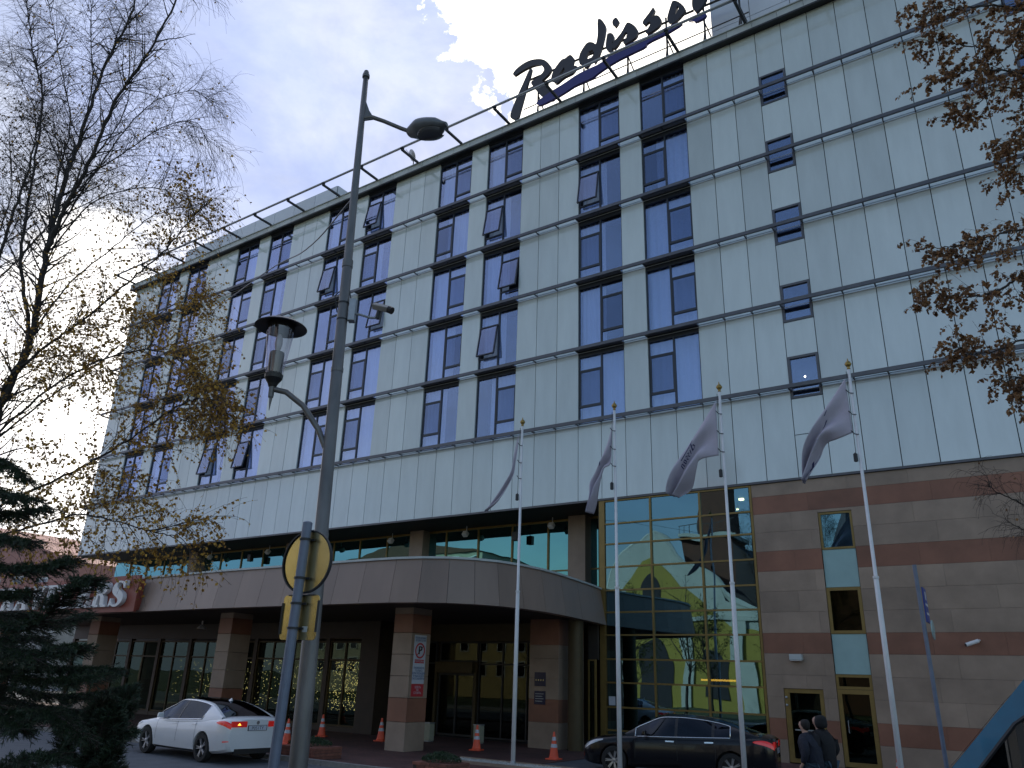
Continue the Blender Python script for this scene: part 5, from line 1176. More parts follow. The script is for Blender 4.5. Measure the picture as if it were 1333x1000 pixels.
BMW = dict(hw=[(-2.46,.72),(-2.42,.79),(-2.28,.86),(-1.8,.91),(-1.0,.93),(0,.93),(1.2,.925),(1.8,.90),(2.2,.83),(2.38,.70),(2.46,.56)],
 zb=[(-2.46,.30),(-2.1,.23),(-1.0,.2),(1.0,.19),(2.1,.2),(2.46,.26)], zs=[(-2.46,.90),(-2.3,.99),(-1.8,1.0),(-.5,.965),(.9,.93),(1.7,.87),(2.25,.76),(2.46,.60)],
 zt=[(-2.46,1.02),(-2.36,1.075),(-1.8,1.09),(0,1.03),(.95,1.0),(1.7,.92),(2.2,.82),(2.46,.66)],
 wheels=(1.55,-1.42), wr=.335, tr=.915, seams=(.98,-.10,-1.05), handles=(.08,-.90), tl=(6.9,8.8), tlz=.90, plz=.74, plate='A217KO', mir=(.72,.95,.90),
 gh=dict(zr=[(-2.1,1.07),(-1.7,1.21),(-1.2,1.36),(-.6,1.445),(-.05,1.465),(.35,1.435),(.75,1.27),(1.25,1.0)], belt=[(-2.1,1.03),(-1.0,.99),(.2,.95),(1.25,.92)], hb=[(-2.1,.80),(-1.4,.87),(-.5,.90),(.6,.895),(1.25,.82)], hr=[(-2.1,.62),(-1.2,.60),(0,.63),(.5,.61),(1.25,.68)],
  side=(-1.42,.98), ws=(.38,1.25), rw=(-2.02,-1.08), pillars=(-.08,-1.0)),
 trim=M['chrome'], hmat=M['chrome'], spokes=7, twin=(-.09,.09), rimmat=M['alloy'], barrel=M['alloyd'])
bmw, bbp, bpatch = sedan('parked_car', 'black sedan with chrome window surrounds parked before the glass wall', paintB, M['carglass'], BMW)
cabin(bmw, -1.4, .75)
b = MB(); b.box(1.05,1.16,0,0,0,0) if 0 else None
ang = math.atan2(-7.61+6.99, 1.92-4.85); fx, fy = math.cos(ang), math.sin(ang)
mid = V(((1.92+4.85)/2, (-7.61-6.99)/2, 0)); nr_ = V((-fy, fx, 0));  nr_ = nr_ if nr_.y > 0 else -nr_
bl = mid + nr_*.98 + V((.14,.10,0)); bmw.location = (bl.x-.07*0, bl.y, 0); bmw.rotation_euler = (0,0,ang)

# ------------------------------------------------------------------ blue van at the lower right
van = thing('van', (12.6,-18.6,0), 'blue van cut off by the lower right corner of the picture', 'van')
vp = mat('paint_blue', (.010,.13,.24), .35, coat=.25, noise=.15, nscale=4)
prof = [(10.15,.45),(10.12,.95),(10.35,1.12),(11.0,1.40),(11.16,1.48),(11.93,2.34),(12.25,2.46),(13.4,2.53),(15.2,2.49),(15.4,2.25),(15.45,.9),(15.4,.4)]
def vy(z): return .96 if z < 1.35 else .96-.09*(min(z,2.46)-1.35)/1.1
vc = -18.54
b = MB(); n = len(prof); pr2 = smooth_poly(prof, 1); rows_ = []
for s_ in (-1,-.93,-.5,.5,.93,1):
    k = 1 if abs(s_) < 1 else .0
    rows_.append([(x, vc+s_*vy(z), z+(.03 if abs(s_) < .9 else 0)*(1 if z > 1 else 0)) for x, z in pr2])
# panels only: roof, bonnet, tail; glass openings are separate parts
b = MB(); m_ = len(pr2)
for i in range(5):
    for k in range(m_):
        a, c_ = pr2[k], pr2[(k+1)%m_]; xm, zm = (a[0]+c_[0])/2, (a[1]+c_[1])/2
        if 11.1 < xm < 12.0 and 1.46 < zm < 2.3 and 1 <= i <= 3: continue
        b.add([rows_[i][k], rows_[i][(k+1)%m_], rows_[i+1][(k+1)%m_], rows_[i+1][k]], [(0,1,2,3)])
b.build('body', vp, van, fix=True)
for s_ in (-1, 1):
    b = MB()
    def sideq(poly, y0=0, y1=.05):
        vs = [(x, vc+s_*(vy(z)-y0), z) for x, z in poly]+[(x, vc+s_*(vy(z)-y1), z) for x, z in poly]; n = len(poly)
        b.add(vs, [tuple(range(n)), tuple(range(2*n-1, n-1, -1))]+[(i, (i+1)%n, n+(i+1)%n, n+i) for i in range(n)])
    sideq([(10.15,.45),(10.12,.95),(10.35,1.12),(11.0,1.38),(15.43,1.38),(15.44,.9),(15.4,.42)])
    sideq([(11.0,1.381),(11.17,1.47),(11.93,2.33),(12.25,2.455),(12.30,2.08),(12.02,2.075),(11.90,2.05),(11.80,1.98),(11.36,1.47),(11.28,1.381)])
    sideq([(12.30,2.08),(12.25,2.455),(13.4,2.52),(15.2,2.48),(15.36,2.24),(15.3,2.08)])
    sideq([(13.0,1.381),(13.0,2.079),(13.15,2.079),(13.15,1.381)]); sideq([(15.1,1.381),(15.1,2.079),(15.3,2.079),(15.43,1.381)])
    b.build('side_panel', vp, van, fix=True)
    b = MB(); sideq([(11.29,1.385),(11.37,1.47),(11.80,1.975),(11.90,2.045),(12.02,2.07),(12.99,2.076),(12.99,1.385)], .018, .028); b.build('door_window', M['carglass'], van, fix=True)
    b = MB(); sideq([(13.16,1.385),(13.16,2.076),(15.09,2.076),(15.09,1.385)], .018, .028); b.build('rear_side_window', M['carglassd'], van, fix=True)
    b = MB(); sideq([(11.80,1.383),(11.80,1.97),(11.855,2.01),(11.855,1.383)], .004, .016); b.tube([(11.29,vc+s_*(vy(1.4)-.006),1.39),(11.38,vc+s_*(vy(1.5)-.006),1.48),(11.80,vc+s_*(vy(2.0)-.006),1.975),(11.90,vc+s_*(vy(2.05)-.006),2.045),(12.02,vc+s_*(vy(2.07)-.006),2.07),(12.99,vc+s_*(vy(2.07)-.006),2.072)], .018, 6); b.build('window_rubber', M['black'], van, fix=True)
    b = MB(); b.M = Matrix.Translation((11.25, vc+s_*1.10, 1.35)); b.box(-.06,.05,-.10,.10,-.14,.12); bevel(b.build('wing_mirror', M['black'], van), .04, 3)
    for wx in (11.0, 14.4):
        b = MB(); yc = vc+s_*.9; b.lathe([(.0,yc-s_*.2),(.34,yc-s_*.2),(.34,yc-s_*.02),(.30,yc),(.22,yc+s_*.002),(.2,yc-s_*.04),(0,yc-s_*.04)], (wx,0,.34), 30, 'Y', cap=False); b.build('wheel', M['tyre'], van, fix=True)
b = MB(); b.add([(11.16,vc-.86,1.47),(11.16,vc+.86,1.47),(11.92,vc+.84,2.32),(11.92,vc-.84,2.32)], [(0,1,2,3)]); b.build('windscreen', M['carglass'], van)
b = MB(); b.box(11.35,11.9,vc-.8,vc+.8,.6,1.25); b.box(12.35,12.55,vc-.7,vc-.2,.8,1.5); b.box(12.35,12.55,vc+.2,vc+.7,.8,1.5); b.build('seats', seat_m, van)
b = MB(); b.lathe([(0,1.20),(.16,1.25),(.19,1.35),(.10,1.42),(.07,1.46),(.10,1.52),(.115,1.62),(.08,1.70),(0,1.73)], (12.0,vc-.42,0), 16) if 0 else None
# driver
def skin_body(name, pts, edges, m, parent, lvl=1, root=0):
    me = bpy.data.meshes.new(name); off = V((0,0,0)); p = parent
    while p is not None: off += p.location; p = p.parent
    me.from_pydata([tuple(V(q[0])-off) for q in pts], edges, []); o = bpy.data.objects.new(name, me); COL.objects.link(o); o.parent = parent
    sk = o.modifiers.new('s','SKIN'); 
    if not me.skin_vertices: 
        me.attributes  # created with the modifier evaluation below
    if not me.skin_vertices:
        bm = bmesh.new(); bm.from_mesh(me); bm.verts.layers.skin.verify(); bm.to_mesh(me); bm.free()
    for i, q in enumerate(pts):
        sv = me.skin_vertices[0].data[i]; r = q[1]; sv.radius = r if isinstance(r, tuple) else (r, r); sv.use_root = (i == root)
    sk.use_smooth_shade = True; sb = o.modifiers.new('d','SUBSURF'); sb.levels = lvl; sb.render_levels = lvl
    applied(o); o.data.materials.clear(); o.data.materials.append(m); o.data.polygons.foreach_set('use_smooth', [True]*len(o.data.polygons)); return o
M['skin'] = mat('skin', (.45,.27,.2), .55); M['jacket'] = mat('jacket_navy', (.014,.017,.030), .8, noise=.3, nscale=14, bump=.8, bscale=22)
M['jacket2'] = mat('jacket_black', (.012,.012,.014), .85, noise=.3, nscale=14, bump=.5, bscale=18); M['jeans'] = mat('trousers_blue', (.05,.09,.13), .8)
M['hair'] = mat('hair_dark', (.012,.009,.008), .7)
def person(loc, rz, label, jm, hood, lean=0.0, h=1.72):
    root = thing('person', (0,0,0), label, 'person', 'two people walking behind the dark car')
    s = h/1.72; J = []
    def a(p, r): J.append((V(p)*s, r if not isinstance(r, float) else r*s)); return len(J)-1
    def sc(t): return tuple(x*s for x in t)
    E = []
    pel = a((0,0,.95), sc((.15,.11))); bel = a((.02,0,1.10), sc((.14,.105))); ch = a((.03+lean,0,1.30), sc((.17,.12))); nk0 = a((.02+lean,0,1.44), .07); nk = a((.05+lean,0,1.50), .055); hd0 = a((.07+lean,0,1.56), .075); hd1 = a((.065+lean,0,1.64), .095); hd2 = a((.055+lean,0,1.70), .06)
    E += [(pel,bel),(bel,ch),(ch,nk0),(nk0,nk),(nk,hd0),(hd0,hd1),(hd1,hd2)]
    nose = a((.17+lean,0,1.605), .014); E.append((hd1,nose))
    for sd in (1,-1):
        sh = a((.02+lean,sd*.185,1.40), .058); el = a((-.04+sd*.05,sd*.25,1.13), .040); wr = a((.12,sd*.21,.93), .028); pm_ = a((.17,sd*.205,.86), sc((.036,.016)))
        E += [(ch,sh),(sh,el),(el,wr),(wr,pm_)]
        for f in range(4):
            o_ = (f-1.5)*.019; ln = (.034,.040,.038,.030)[f]
            k1 = a((.19+o_*.5,sd*.205+o_*.3,.835-abs(o_)*.2), .0095); k2 = a((.195+o_*.6,sd*.198+o_*.3,.835-ln), .0085); k3 = a((.188+o_*.6,sd*.188+o_*.3,.835-ln*1.75), .0075); E += [(pm_,k1),(k1,k2),(k2,k3)]
        t1 = a((.20,sd*.18,.875), .011); t2 = a((.215,sd*.17,.845), .009); E += [(pm_,t1),(t1,t2)]
        hp = a((0,sd*.09,.90), .095); kn = a((.04+sd*.10,sd*.10,.50), .062); an = a((-.04+sd*.16,sd*.09,.10), .04); hl = a((-.04+sd*.16,sd*.09,.045), .038); to = a((.10+sd*.16,sd*.10,.035), .032)
        E += [(pel,hp),(hp,kn),(kn,an),(an,hl),(hl,to)]
    b_ = skin_body('body', J, E, M['skin'], root)
    b_.name = 'body'
    def sub(name, seq, m, lvl=1):
        P_, E_ = [], []
        for chain in seq:
            for i, (p, r) in enumerate(chain):
                q = V(p)*s; hit = None
                for k, (pp, rr) in enumerate(P_):
                    if (pp-q).length < 1e-4: hit = k
                if hit is None: P_.append((q, r)); hit = len(P_)-1
                if i: E_.append((prev, hit))
                prev = hit
        return skin_body(name, P_, E_, m, root, lvl)
    C_ = ((.03+lean,0,1.30), (.235,.18)); 
    sub('jacket', [[((0,0,.74),(.22,.18)),((0,0,.90),(.225,.185)),((.02,0,1.12),(.22,.18)),C_,((.02+lean,0,1.43),(.12,.11)),((.03+lean,0,1.49),(.085,.085))],
        [C_,((.02+lean*.8,.195,1.39),.105),((-.04+.05,.255,1.13),.082),((.12,.212,.93),.058)],[C_,((.02+lean*.8,-.195,1.39),.105),((-.04-.05,-.255,1.13),.082),((.12,-.212,.93),.058)]], jm)
    sub('trousers', [[((0,0,.92),(.16,.13)),((0,.095,.86),.105),((.14,.10,.50),.078),((.12,.09,.12),.06)],[((0,0,.92),(.16,.13)),((0,-.095,.86),.105),((-.06,-.10,.50),.078),((-.20,-.09,.12),.06)]], M['jeans'])
    for sd in (1,-1):
        x = -.04+sd*.16; sub('shoe', [[((x-.05,sd*.09,.05),.05),((x+.06,sd*.095,.045),(.05,.042)),((x+.15,sd*.10,.035),(.045,.034))]], M['black'])
    if hood: sub('hood', [[((-.03+lean,0,1.47),(.12,.10)),((-.01+lean,0,1.56),(.135,.12)),((-.005+lean,0,1.65),(.135,.12)),((.0+lean,0,1.73),(.09,.08))]], jm)
    else: sub('hair', [[((.00+lean,0,1.50),(.06,.05)),((.02+lean,0,1.60),(.095,.095)),((.035+lean,0,1.68),(.095,.10)),((.04+lean,0,1.725),(.055,.055))]], M['hair'])
    for sd in (1,-1):
        b = MB(); c_ = V((.158+lean,sd*.034,1.635))*s; b.lathe([(0,-.006),(.009,-.003),(.011,.002),(0,.004)], c_, 8, 'X'); b.build('eye', M['hair'], root)
    b = MB(); c_ = V((.160+lean,0,1.57))*s; b.box(c_.x-.006,c_.x+.003,-.025,.025,c_.z-.004,c_.z+.004); b.build('mouth', mat('lips', (.3,.1,.09), .5), root)
    root.location = loc; root.rotation_euler = (0,0,rz); return root
person((8.10,-10.60,0), math.radians(160), 'person in a black hooded coat, the one on the right near the dark car boot', M['jacket2'], True, .05, 1.74)
person((7.93,-10.85,0), math.radians(168), 'person in a navy quilted coat looking left, beside the hooded one', M['jacket'], False, .08, 1.66)
drv = thing('person', (12.15,vc-.4,.9), 'driver in dark clothes behind the side window of the blue van', 'person')
def seated(root, x, y, z0):
    J = [((x,y,z0),(.17,.13)),((x-.02,y,z0+.25),(.17,.12)),((x-.04,y,z0+.45),(.19,.11)),((x-.05,y,z0+.55),.06),((x-.06,y,z0+.63),.07),((x-.065,y,z0+.71),.095),((x-.06,y,z0+.78),.07),
      ((x-.04,y-.19,z0+.42),.06),((x-.20,y-.24,z0+.22),.045),((x-.42,y-.14,z0+.33),.035),((x-.04,y+.19,z0+.42),.06),((x-.20,y+.24,z0+.22),.045),((x-.42,y+.14,z0+.33),.035),
      ((x-.30,y-.12,z0-.02),.085),((x-.50,y-.13,z0-.35),.055),((x-.30,y+.12,z0-.02),.085),((x-.50,y+.13,z0-.35),.055)]
    E = [(0,1),(1,2),(2,3),(3,4),(4,5),(5,6),(2,7),(7,8),(8,9),(2,10),(10,11),(11,12),(0,13),(13,14),(0,15),(15,16)]
    J = [(V(p), r) for p, r in J]
    for s_, w in ((-1,9),(1,12)):
        p = J[w][0]
        for f in range(4):
            J.append((p+V((-.05,s_*.0,-.012+.02*(f-1.5)+.01)), .009)); J.append((p+V((-.075,-s_*.02,-.012+.02*(f-1.5))), .008)); E += [(w,len(J)-2),(len(J)-2,len(J)-1)]
        J.append((p+V((-.03,-s_*.03,.02)), .01)); E.append((w,len(J)-1))
    skin_body('body', J, E, M['skin'], root); 
    J2 = [(p, (r if isinstance(r, tuple) else (r,r))) for p, r in J[:17]]
    J2 = [(p, (r[0]*1.22, r[1]*1.22)) for p, r in J2]
    keep = [0,1,2,7,8,10,11,13,14,15,16]; mp = {k:i for i, k in enumerate(keep)}
    skin_body('clothes', [J2[k] for k in keep], [(mp[a_], mp[b2]) for a_, b2 in E if a_ in mp and b2 in mp], M['jacket2'], root)
    skin_body('hair', [(V((x-.03,y,z0+.68)),.085),(V((x-.05,y,z0+.77)),.09),(V((x-.055,y,z0+.82)),.05)], [(0,1),(1,2)], M['hair'], root)
seated(drv, 12.15, vc-.4, .82)

# ------------------------------------------------------------------ trees
def catmull(pts, n):
    P_ = [V(p) for p in pts]; P_ = [P_[0]*2-P_[1]]+P_+[P_[-1]*2-P_[-2]]; out_ = []
    for i in range(1, len(P_)-2):
        for k in range(n):
            t = k/n; a, b_, c_, d = P_[i-1:i+3]
            out_.append(.5*((2*b_)+(c_-a)*t+(2*a-5*b_+4*c_-d)*t*t+(3*b_-a-3*c_+d)*t**3))
    out_.append(P_[-2]); return out_
def rvec(r): return V((r.gauss(0,1), r.gauss(0,1), r.gauss(0,1))).normalized()
def grow(mb, r, start, dirn, length, rad, droop, wig, segs, sides=4):
    p = V(start); d = V(dirn).normalized(); pts = [p.copy()]
    for i in range(segs):
        d = (d + rvec(r)*wig + V((0,0,-droop))).normalized(); p = p+d*(length/segs); pts.append(p.copy())
    mb.tube(pts, [max(.0016, rad*(1-.8*i/segs)) for i in range(segs+1)], sides, cap=False); return pts
def leaf(mb, r, p, size, hang=.6, wide=.45):
    t = (rvec(r)*.7+V((0,0,-hang))).normalized(); s_ = t.cross(rvec(r)).normalized()*size*wide; q = t.cross(s_).normalized()*size*.12
    mb.ti = r.random()
    mb.add([p, p+t*size*.45+s_+q, p+t*size, p+t*size*.45-s_+q], [(0,1,2,3)])
def tree(name, label, cat, limbs, bark, lm, seed, nsub, ntwig, twl, leaffn, droop=.25, group=None, sublen=(.5,1.2), leafsize=.04, subdroop=.02, base=None):
    r = random.Random(seed); br = MB(); lv = MB(); tw = MB()
    root = thing(name, base, label, cat, group)
    for key, (pts, r0, r1) in limbs.items():
        P_ = catmull(pts, 8); n = len(P_); r0 = r0*(.62 if name == 'birch_tree' else 1)
        P_ = [p+rvec(r)*min(.02, r0*.5) if 0 < i < n-1 else p for i, p in enumerate(P_)]
        br.tube(P_, [r0+(r1-r0)*(i/(n-1))**.8 for i in range(n)], 8 if r0 > .05 else 5)
        L = sum((P_[i+1]-P_[i]).length for i in range(n-1)); ns = int(nsub*L)
        for s_ in range(ns):
            t = r.uniform(.30 if r0 > .1 else .12, 1); i = min(n-2, int(t*(n-1))); p = P_[i].lerp(P_[i+1], r.random()); ax = (P_[i+1]-P_[i]).normalized()
            side = (ax.cross(rvec(r))).normalized(); d = (ax*r.uniform(.4,1.0)+side*r.uniform(.4,1)+V((0,0,.15))).normalized()
            ln = r.uniform(*sublen)*(1.15-.55*t); sub = grow(br, r, p, d, ln, max(.003, r1*1.1), subdroop, .16, 6, 4)
            for q in range(ntwig):
                k = r.randrange(1, 6); f = r.random(); pp = sub[k].lerp(sub[k+1 if k < 6 else 6], f); dd = (sub[min(k+1,6)]-sub[k-1]).normalized()
                sd = (dd.cross(rvec(r))).normalized(); tp = grow(tw, r, pp, dd*.7+sd*.8, twl*r.uniform(.4,1.2), .0017, droop, .22, 5, 3)
                nl = leaffn(tp[2], key, r)
                for _ in range(nl):
                    kk = r.randrange(1,5); leaf(lv, r, tp[kk].lerp(tp[kk+1], r.random())+rvec(r)*.01, leafsize*r.uniform(.6,1.25))
    o = br.build('trunk', bark, root, smooth=True); tw.build('twigs', bark, root); lv.build('leaves', lm, root)
    return root
M['bark'] = mat('bark_dark', (.045,.038,.035), .85, noise=.45, nscale=9, bump=.6, bscale=40); M['bark2'] = mat('bark_brown', (.04,.028,.022), .9, noise=.3, nscale=9)
LB = leafmat('birch_leaf', (.18,.09,.02), (.42,.24,.05), (.65,.42,.09), .5); LD = leafmat('birch_leaf_dull', (.05,.035,.015), (.10,.075,.025), (.22,.12,.03), .35); LR = leafmat('brown_leaf', (.10,.05,.024), (.22,.11,.045), (.38,.20,.08), .4)
def lf_birch(p, key, r):
    if key in 'G': return r.choice((4,6,7,9))
    if key in 'F': return r.choice((4,6,7))
    if key in 'EQ': return r.choice((4,6,7,8))
    if key in 'DP': return r.choice((2,3,4))
    if p.z < 7.2: return r.choice((0,1,2,2))
    return 1 if r.random() < .13 else 0
tree('birch_tree', 'bare leaning birch with drooping twigs and a few golden leaves, nearest tree on the left', 'tree', BIRCH, M['bark'], LB, 11, 13, 12, .5, lf_birch, .22, base=(1.45,-22.79,0))
def lf_b2(p, key, r): return r.choice((1,2,3,4)) if r.random() < .8 else 0
tree('birch_tree', 'darker leafy birch behind the bare one at the far left edge', 'tree', BIRCH2, M['bark'], LD, 12, 8, 9, .6, lf_b2, .15, base=(-2.2,-21.65,0), leafsize=.05, sublen=(.7,1.6))
def lf_r(p, key, r):
    if key in ('11','12','Z'): return 0 if r.random() < .93 else 1
    if key in ('3','4','2'): return r.choice((9,12,15))
    return r.choice((6,9,12))
tree('lime_tree', 'tree with clusters of withered brown leaves reaching in from the right edge', 'tree', RTREE, M['bark2'], LR, 13, 11, 4, .22, lf_r, .3, base=(12.3,-15.2,0), leafsize=.052, sublen=(.25,.6), subdroop=.06)

# spruce, lower left
def conifer(name, label, trunk, boughs, seed, ltw=.25, cat='tree', mtl=None, dens=1.0):
    r = random.Random(seed); root = thing(name, (trunk[0][0], trunk[0][1], 0), label, cat); br = MB(); nd = MB()
    P_ = catmull(trunk, 6); br.tube(P_, [.12-.09*i/(len(P_)-1) for i in range(len(P_))], 8)
    for bo in boughs:
        Q = catmull(bo, 10); n = len(Q); br.tube(Q, [.018-.014*i/(n-1) for i in range(n)], 5); Ltot = (Q[0]-Q[-1]).length
        for i in range(2, n):
            t = i/(n-1)
            for k in range(int(8*dens)):
                ax = (Q[i]-Q[i-1]).normalized(); sd = ax.cross(V((0,0,1))).normalized()*(1 if k % 2 else -1); p = Q[i-1].lerp(Q[i], r.random())
                d = (ax*r.uniform(.5,1.1)+sd*r.uniform(.3,1.0)+V((0,0,r.uniform(-.35,.25)))).normalized(); ln = ltw*r.uniform(.5,1.1)*(1.1-.75*t)+.05
                tw_ = grow(br, r, p, d, ln, .004, .07, .1, 4, 3)
                for m_ in range(int(ln*150)):
                    a = r.random()*3.99; j = int(a); c_ = tw_[j].lerp(tw_[j+1], a-j); dd = (tw_[j+1]-tw_[j]).normalized(); o_ = dd.cross(rvec(r)).normalized()
                    nn = (dd*.75+o_*.8+V((0,0,.12))).normalized()*r.uniform(.024,.040); w_ = nn.cross(o_).normalized()*.0028; nd.ti = min(1, max(0, r.gauss(.45,.25)+.2*t))
                    nd.add([c_-w_, c_+nn-w_*.3, c_+nn+w_*.3, c_+w_], [(0,1,2,3)])
    br.build('trunk', M['bark2'], root); nd.build('needles', mtl or LS, root); return root
LS = leafmat('spruce_needle', (.008,.018,.010), (.014,.032,.014), (.035,.06,.028), .12)
conifer('spruce_tree', 'dark green spruce with drooping boughs filling the lower left corner', SPRUCE_T, [b_[:-1]+[tuple(V(b_[-1]).lerp(V(b_[-2]), .55))] if i_ in (6,7) else b_ for i_, b_ in enumerate(SPRUCE_B)], 21)
r_ = random.Random(5); bx, by = 5.97, -23.80; bb = []
for i in range(26):
    a = r_.uniform(0, 2*PI); z = r_.uniform(.5, 1.75); R1_ = .14+.16*(1-abs(z-1.1)/1.1)
    bb.append([(bx,by,z), (bx+R1_*.6*math.cos(a),by+R1_*.6*math.sin(a),z+.14), (bx+R1_*math.cos(a),by+R1_*math.sin(a),z+r_.uniform(.18,.38))])
conifer('juniper_shrub', 'dark upright juniper shrub before the nose of the white car', [(bx,by,0),(bx,by,1.0),(bx+.02,by,1.9)], bb, 22, .16, 'shrub', None, 1.2)

# ------------------------------------------------------------------ far left building
pk_ = mat('plaster_pink', (.40,.20,.17), .85, noise=.12, nscale=.6); gy_ = mat('plaster_grey', (.34,.33,.32), .8, noise=.1, nscale=.8)
q = thing('apartment_building', (-100,20,0), 'pinkish red gabled building beyond the left end of the hotel', 'building')
b = MB(); b.prism([(-125,0),(-125,14.5),(-112,20.3),(-106,19),(-80,13.3),(-80,0)], 20, 36); b.build('wall', pk_, q, fix=True)
b = MB(); b.box(-96,-72,15,19.9,0,9.6); b.box(-97,-71,14.6,19.9,9.61,10.0); b.build('annex', gy_, q)
wf = mat('window_white_frame', (.6,.6,.6), .5)
for (x, z) in [(-118,6),(-112,6),(-106,6),(-100,6),(-118,11),(-112,11),(-106,11),(-100,11),(-94,11.2),(-88,10.8),(-112,15.5)]:
    f = MB(); f.box(x-1.3,x+1.3,19.9,19.99,z-1.1,z+1.1); w = f.build('window', wf, q); g = MB(); g.box(x-1.1,x-.08,19.87,19.895,z-.9,z+.9); g.box(x+.08,x+1.1,19.87,19.895,z-.9,z+.9); g.build('pane', M['carglassd'], w)
b = MB(); [b.box(-95+4*i,-92.6+4*i,14.9,14.99,5.2,7.4) for i in range(6)]; b.build('annex_window', wf, q)

# ------------------------------------------------------------------ across the street, mirrored in the glass
ye = mat('plaster_yellow', (.32,.26,.05), .8, noise=.08, nscale=.4); wt = mat('plaster_white', (.42,.46,.42), .8, noise=.08, nscale=.5); rb_ = mat('tower_brick', (.10,.045,.03), .85, noise=.2, nscale=1.5); rfm = mat('roof_dark', (.035,.032,.035), .8)
ch = thing('church', (-26,-62,0), 'yellow gabled church with a red brick tower across the street, mirrored in the glass wall', 'church')
Y = -60
gab = [(-42,0),(-42,8.5),(-37,9.2),(-34.5,11.2),(-33,13.6),(-31,16.6),(-29,18.7),(-27.5,19.4),(-26,18.7),(-24.6,17.2),(-23,15.8),(-20.6,14.6),(-18.5,11.4),(-13.5,10),(-13.5,0)]
b = MB(); b.prism(gab, Y-1.2, Y); b.build('gable_wall', wt, ch, fix=True)
b = MB(); b.prism([(-41,0),(-41,7.6),(-36,8.2),(-33,10.8),(-31,13.6),(-29,15.6),(-27.5,16.2),(-26.2,15.6),(-24,13.0),(-21,11.0),(-18,8.2),(-14.5,7.6),(-14.5,0)], Y+.01, Y+.06); b.build('yellow_field', ye, ch, fix=True)
trim = MB()
gs2 = smooth_line(gab[1:-1]); trim.tube([(p[0],Y-.3,p[1]+.1) for p in gs2], .32, 6)
for x in (-38,-31.5,-23.5,-17): trim.box(x-.7,x+.7,Y+.08,Y+.3,0,8.99)
trim.box(-42.2,-13.3,Y+.07,Y+.35,9.0,9.5); trim.build('white_trim', wt, ch)
b = MB()
for x, z0, z1, w_ in [(-35,1,6.5,1.3),(-27.5,0,6.8,1.8),(-20,1,6.5,1.3),(-27.5,11.6,14.2,1.3)]:
    b.prism([(x-w_,z0)]+[(x-w_*math.cos(a),z1-w_+w_*math.sin(a)) for a in [PI*k/10 for k in range(11)]]+[(x+w_,z0)], Y+.08, Y+.14)
b.build('arched_window', M['room'], ch, fix=True)
b = MB(); b.prism([(-42,8.4),(-27.5,17.5),(-13.5,9.8)], Y-26, Y-1.25); b.build('roof', rfm, ch, fix=True)
b = MB(); b.box(-24.2,-18.2,Y-9,Y-3,0,15.4+3.4); b.box(-23.0,-19.0,Y-8,Y-4,19.4,26.5); tw_ = b.build('tower', rb_, ch)
b = MB(); b.box(-24.7,-17.7,Y-9.5,Y-2.5,18.85,19.35); b.box(-23.4,-18.6,Y-8.4,Y-3.6,26.52,27.1); b.build('cornice', wt, tw_)
b = MB(); b.lathe([(3.4,27.12),(2.9,28.5),(1.6,30),(1.2,32),(.3,35),(0,37)], (-21,Y-6,0), 8); b.build('tower_roof', rfm, tw_)
b = MB(); 
for x in [-24.5+.7*i for i in range(10)]: b.box(x-.03,x+.03,Y-2.6,Y-2.54,19.36,20.6)
b.box(-24.6,-17.8,Y-2.6,Y-2.54,20.6,20.7); b.build('balcony_rail', M['dark'], tw_)
b = MB(); b.add([(-18.2,Y-3,18.2),(-9,Y-3,11),(-9,Y-3,0),(-18.2,Y-3,0),(-18.2,Y-14,18.2),(-9,Y-14,11),(-9,Y-14,0),(-18.2,Y-14,0)], [(0,1,2,3),(7,6,5,4),(0,4,5,1),(1,5,6,2),(0,3,7,4)]); b.build('side_wing', rfm, ch)
q = thing('spire_building', (-5,-64,0), 'brick building with a steep dark spire across the street, mirrored in the upper wall window', 'building')
b = MB(); b.box(-9.5,-2.5,-68,-61,0,13.4); b.build('wall', rb_, q); b = MB(); b.lathe([(4.2,13.42),(1.9,17),(.25,22.2),(0,22.4)], (-5.6,-64.5,0), 4); b.build('spire', mat('slate', (.05,.055,.07), .6), q)
def block(name, label, x0, x1, y0, y1, z, m, cols, rows_n, mroof):
    q = thing(name, ((x0+x1)/2,y1,0), label, 'building'); b = MB(); b.box(x0,x1,y0,y1,0,z); b.build('wall', m, q)
    b = MB(); b.prism([(x0-.4,z+.01),((x0+x1)/2,z+2.6),(x1+.4,z+.01)], y0-.3, y1+.3); b.build('roof', mroof, q, fix=True)
    f = MB(); f.box(-.7,.7,0,.06,-.95,.95); w0 = f.build('window', wf, q); g = MB(); g.box(-.58,.58,.061,.075,-.83,.83); g.build('pane', M['carglassd'], w0)
    first = True
    for i in range(cols):
        for j in range(rows_n):
            w = w0 if first else copy_tree(w0, q); first = False
            w.location = (x0+(x1-x0)*(i+.5)/cols, y1+.02, 2+(z-2)*(j+.5)/rows_n)
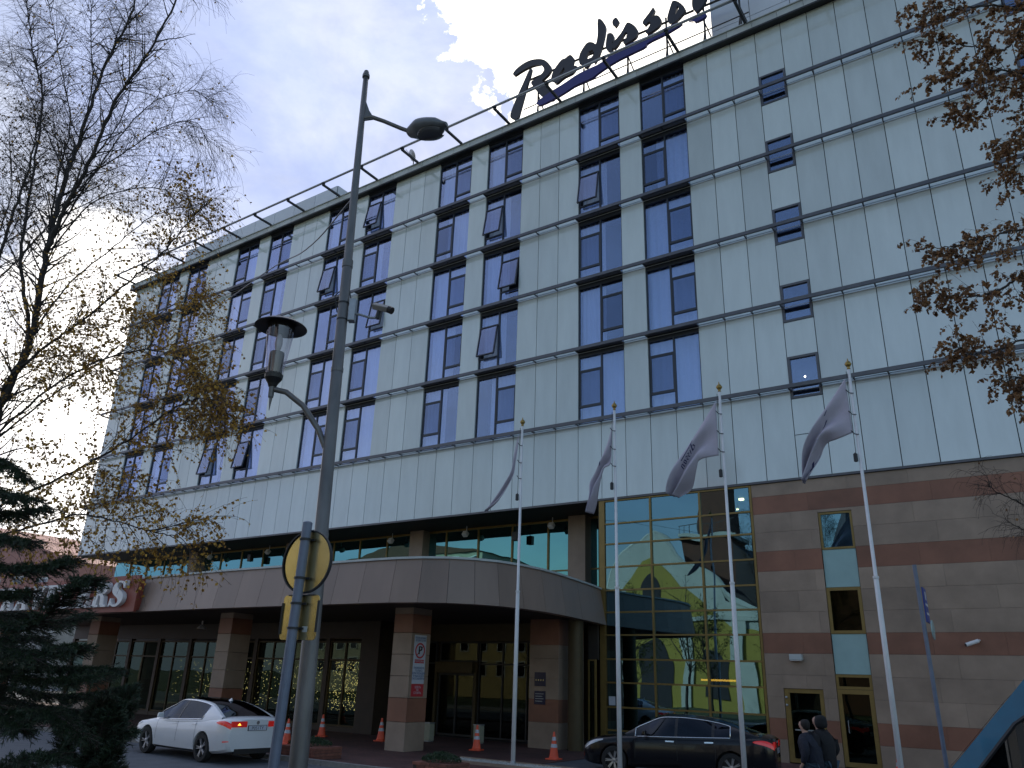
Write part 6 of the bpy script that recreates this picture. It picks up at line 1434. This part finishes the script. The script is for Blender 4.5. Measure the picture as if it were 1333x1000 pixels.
block('apartment_building', 'cream apartment block across the street, left of the church', -86,-58,-76,-62, 20, mat('plaster_cream', (.42,.38,.30), .85, noise=.1, nscale=.5), 9, 6, rb_)
block('apartment_building', 'grey apartment block across the street, right of the spire', 6,34,-80,-66, 15, gy_, 8, 4, rfm)
block('apartment_building', 'ochre terraced house across the street between church and cream block', -56,-44,-72,-61, 11, mat('plaster_ochre', (.45,.33,.14), .85, noise=.1, nscale=.5), 4, 3, rb_)
b = MB(); b.box(-140,60,-58,-30.05,-.05,.03); tag(b.build('lawn', M['grass']), kind='structure')
def simple_tree(loc, h, seed, label, full=False):
    r = random.Random(seed); x, y = loc; lim = {'0':([(x,y,0),(x+.1,y,h*.3),(x-.1,y+.1,h*.6),(x+.2,y,h)], .2, .02)}
    for k in range(9):
        a = r.uniform(0,2*PI); z = h*r.uniform(.25,.8); L = h*.34*(1.2-z/h); lim[str(k+1)] = ([(x,y,z),(x+L*.5*math.cos(a),y+L*.5*math.sin(a),z+L*.5),(x+L*math.cos(a),y+L*math.sin(a),z+L*1.05)], .06, .012)
    tree('street_tree', label, 'tree', lim, M['bark'], LG if full else LD, seed, 3.0 if full else 1.6, 6 if full else 4, .9, (lambda p,k_,r2: 9) if full else (lambda p,k_,r2: 2 if r2.random() < .6 else 0), .02, 'bare trees across the street', (.8,2.0), .10, base=(x,y,0))
LG = leafmat('willow_leaf', (.03,.04,.01), (.06,.075,.016), (.11,.12,.03), .4)
for (x, y, h, lb_) in ((-21,-41,10.5,'leafy yellow-green tree across the street, before the church tower'),(-14.5,-43,9,'leafy yellow-green tree across the street, before the church side wing'),(-25,-47,11,'bare tree on the lawn before the church gable'),(-17,-44,12,'bare tree on the lawn before the church tower'),(-33,-45,10,'bare tree on the lawn left of the church door'),(-9,-47,10,'bare tree on the lawn before the spire'),(-48,-46,11,'bare tree on the lawn before the ochre house'),(4,-46,11,'bare tree on the lawn, rightmost of the row')):
    simple_tree((x,y), h, int(h*10+x), lb_, 'leafy' in lb_)
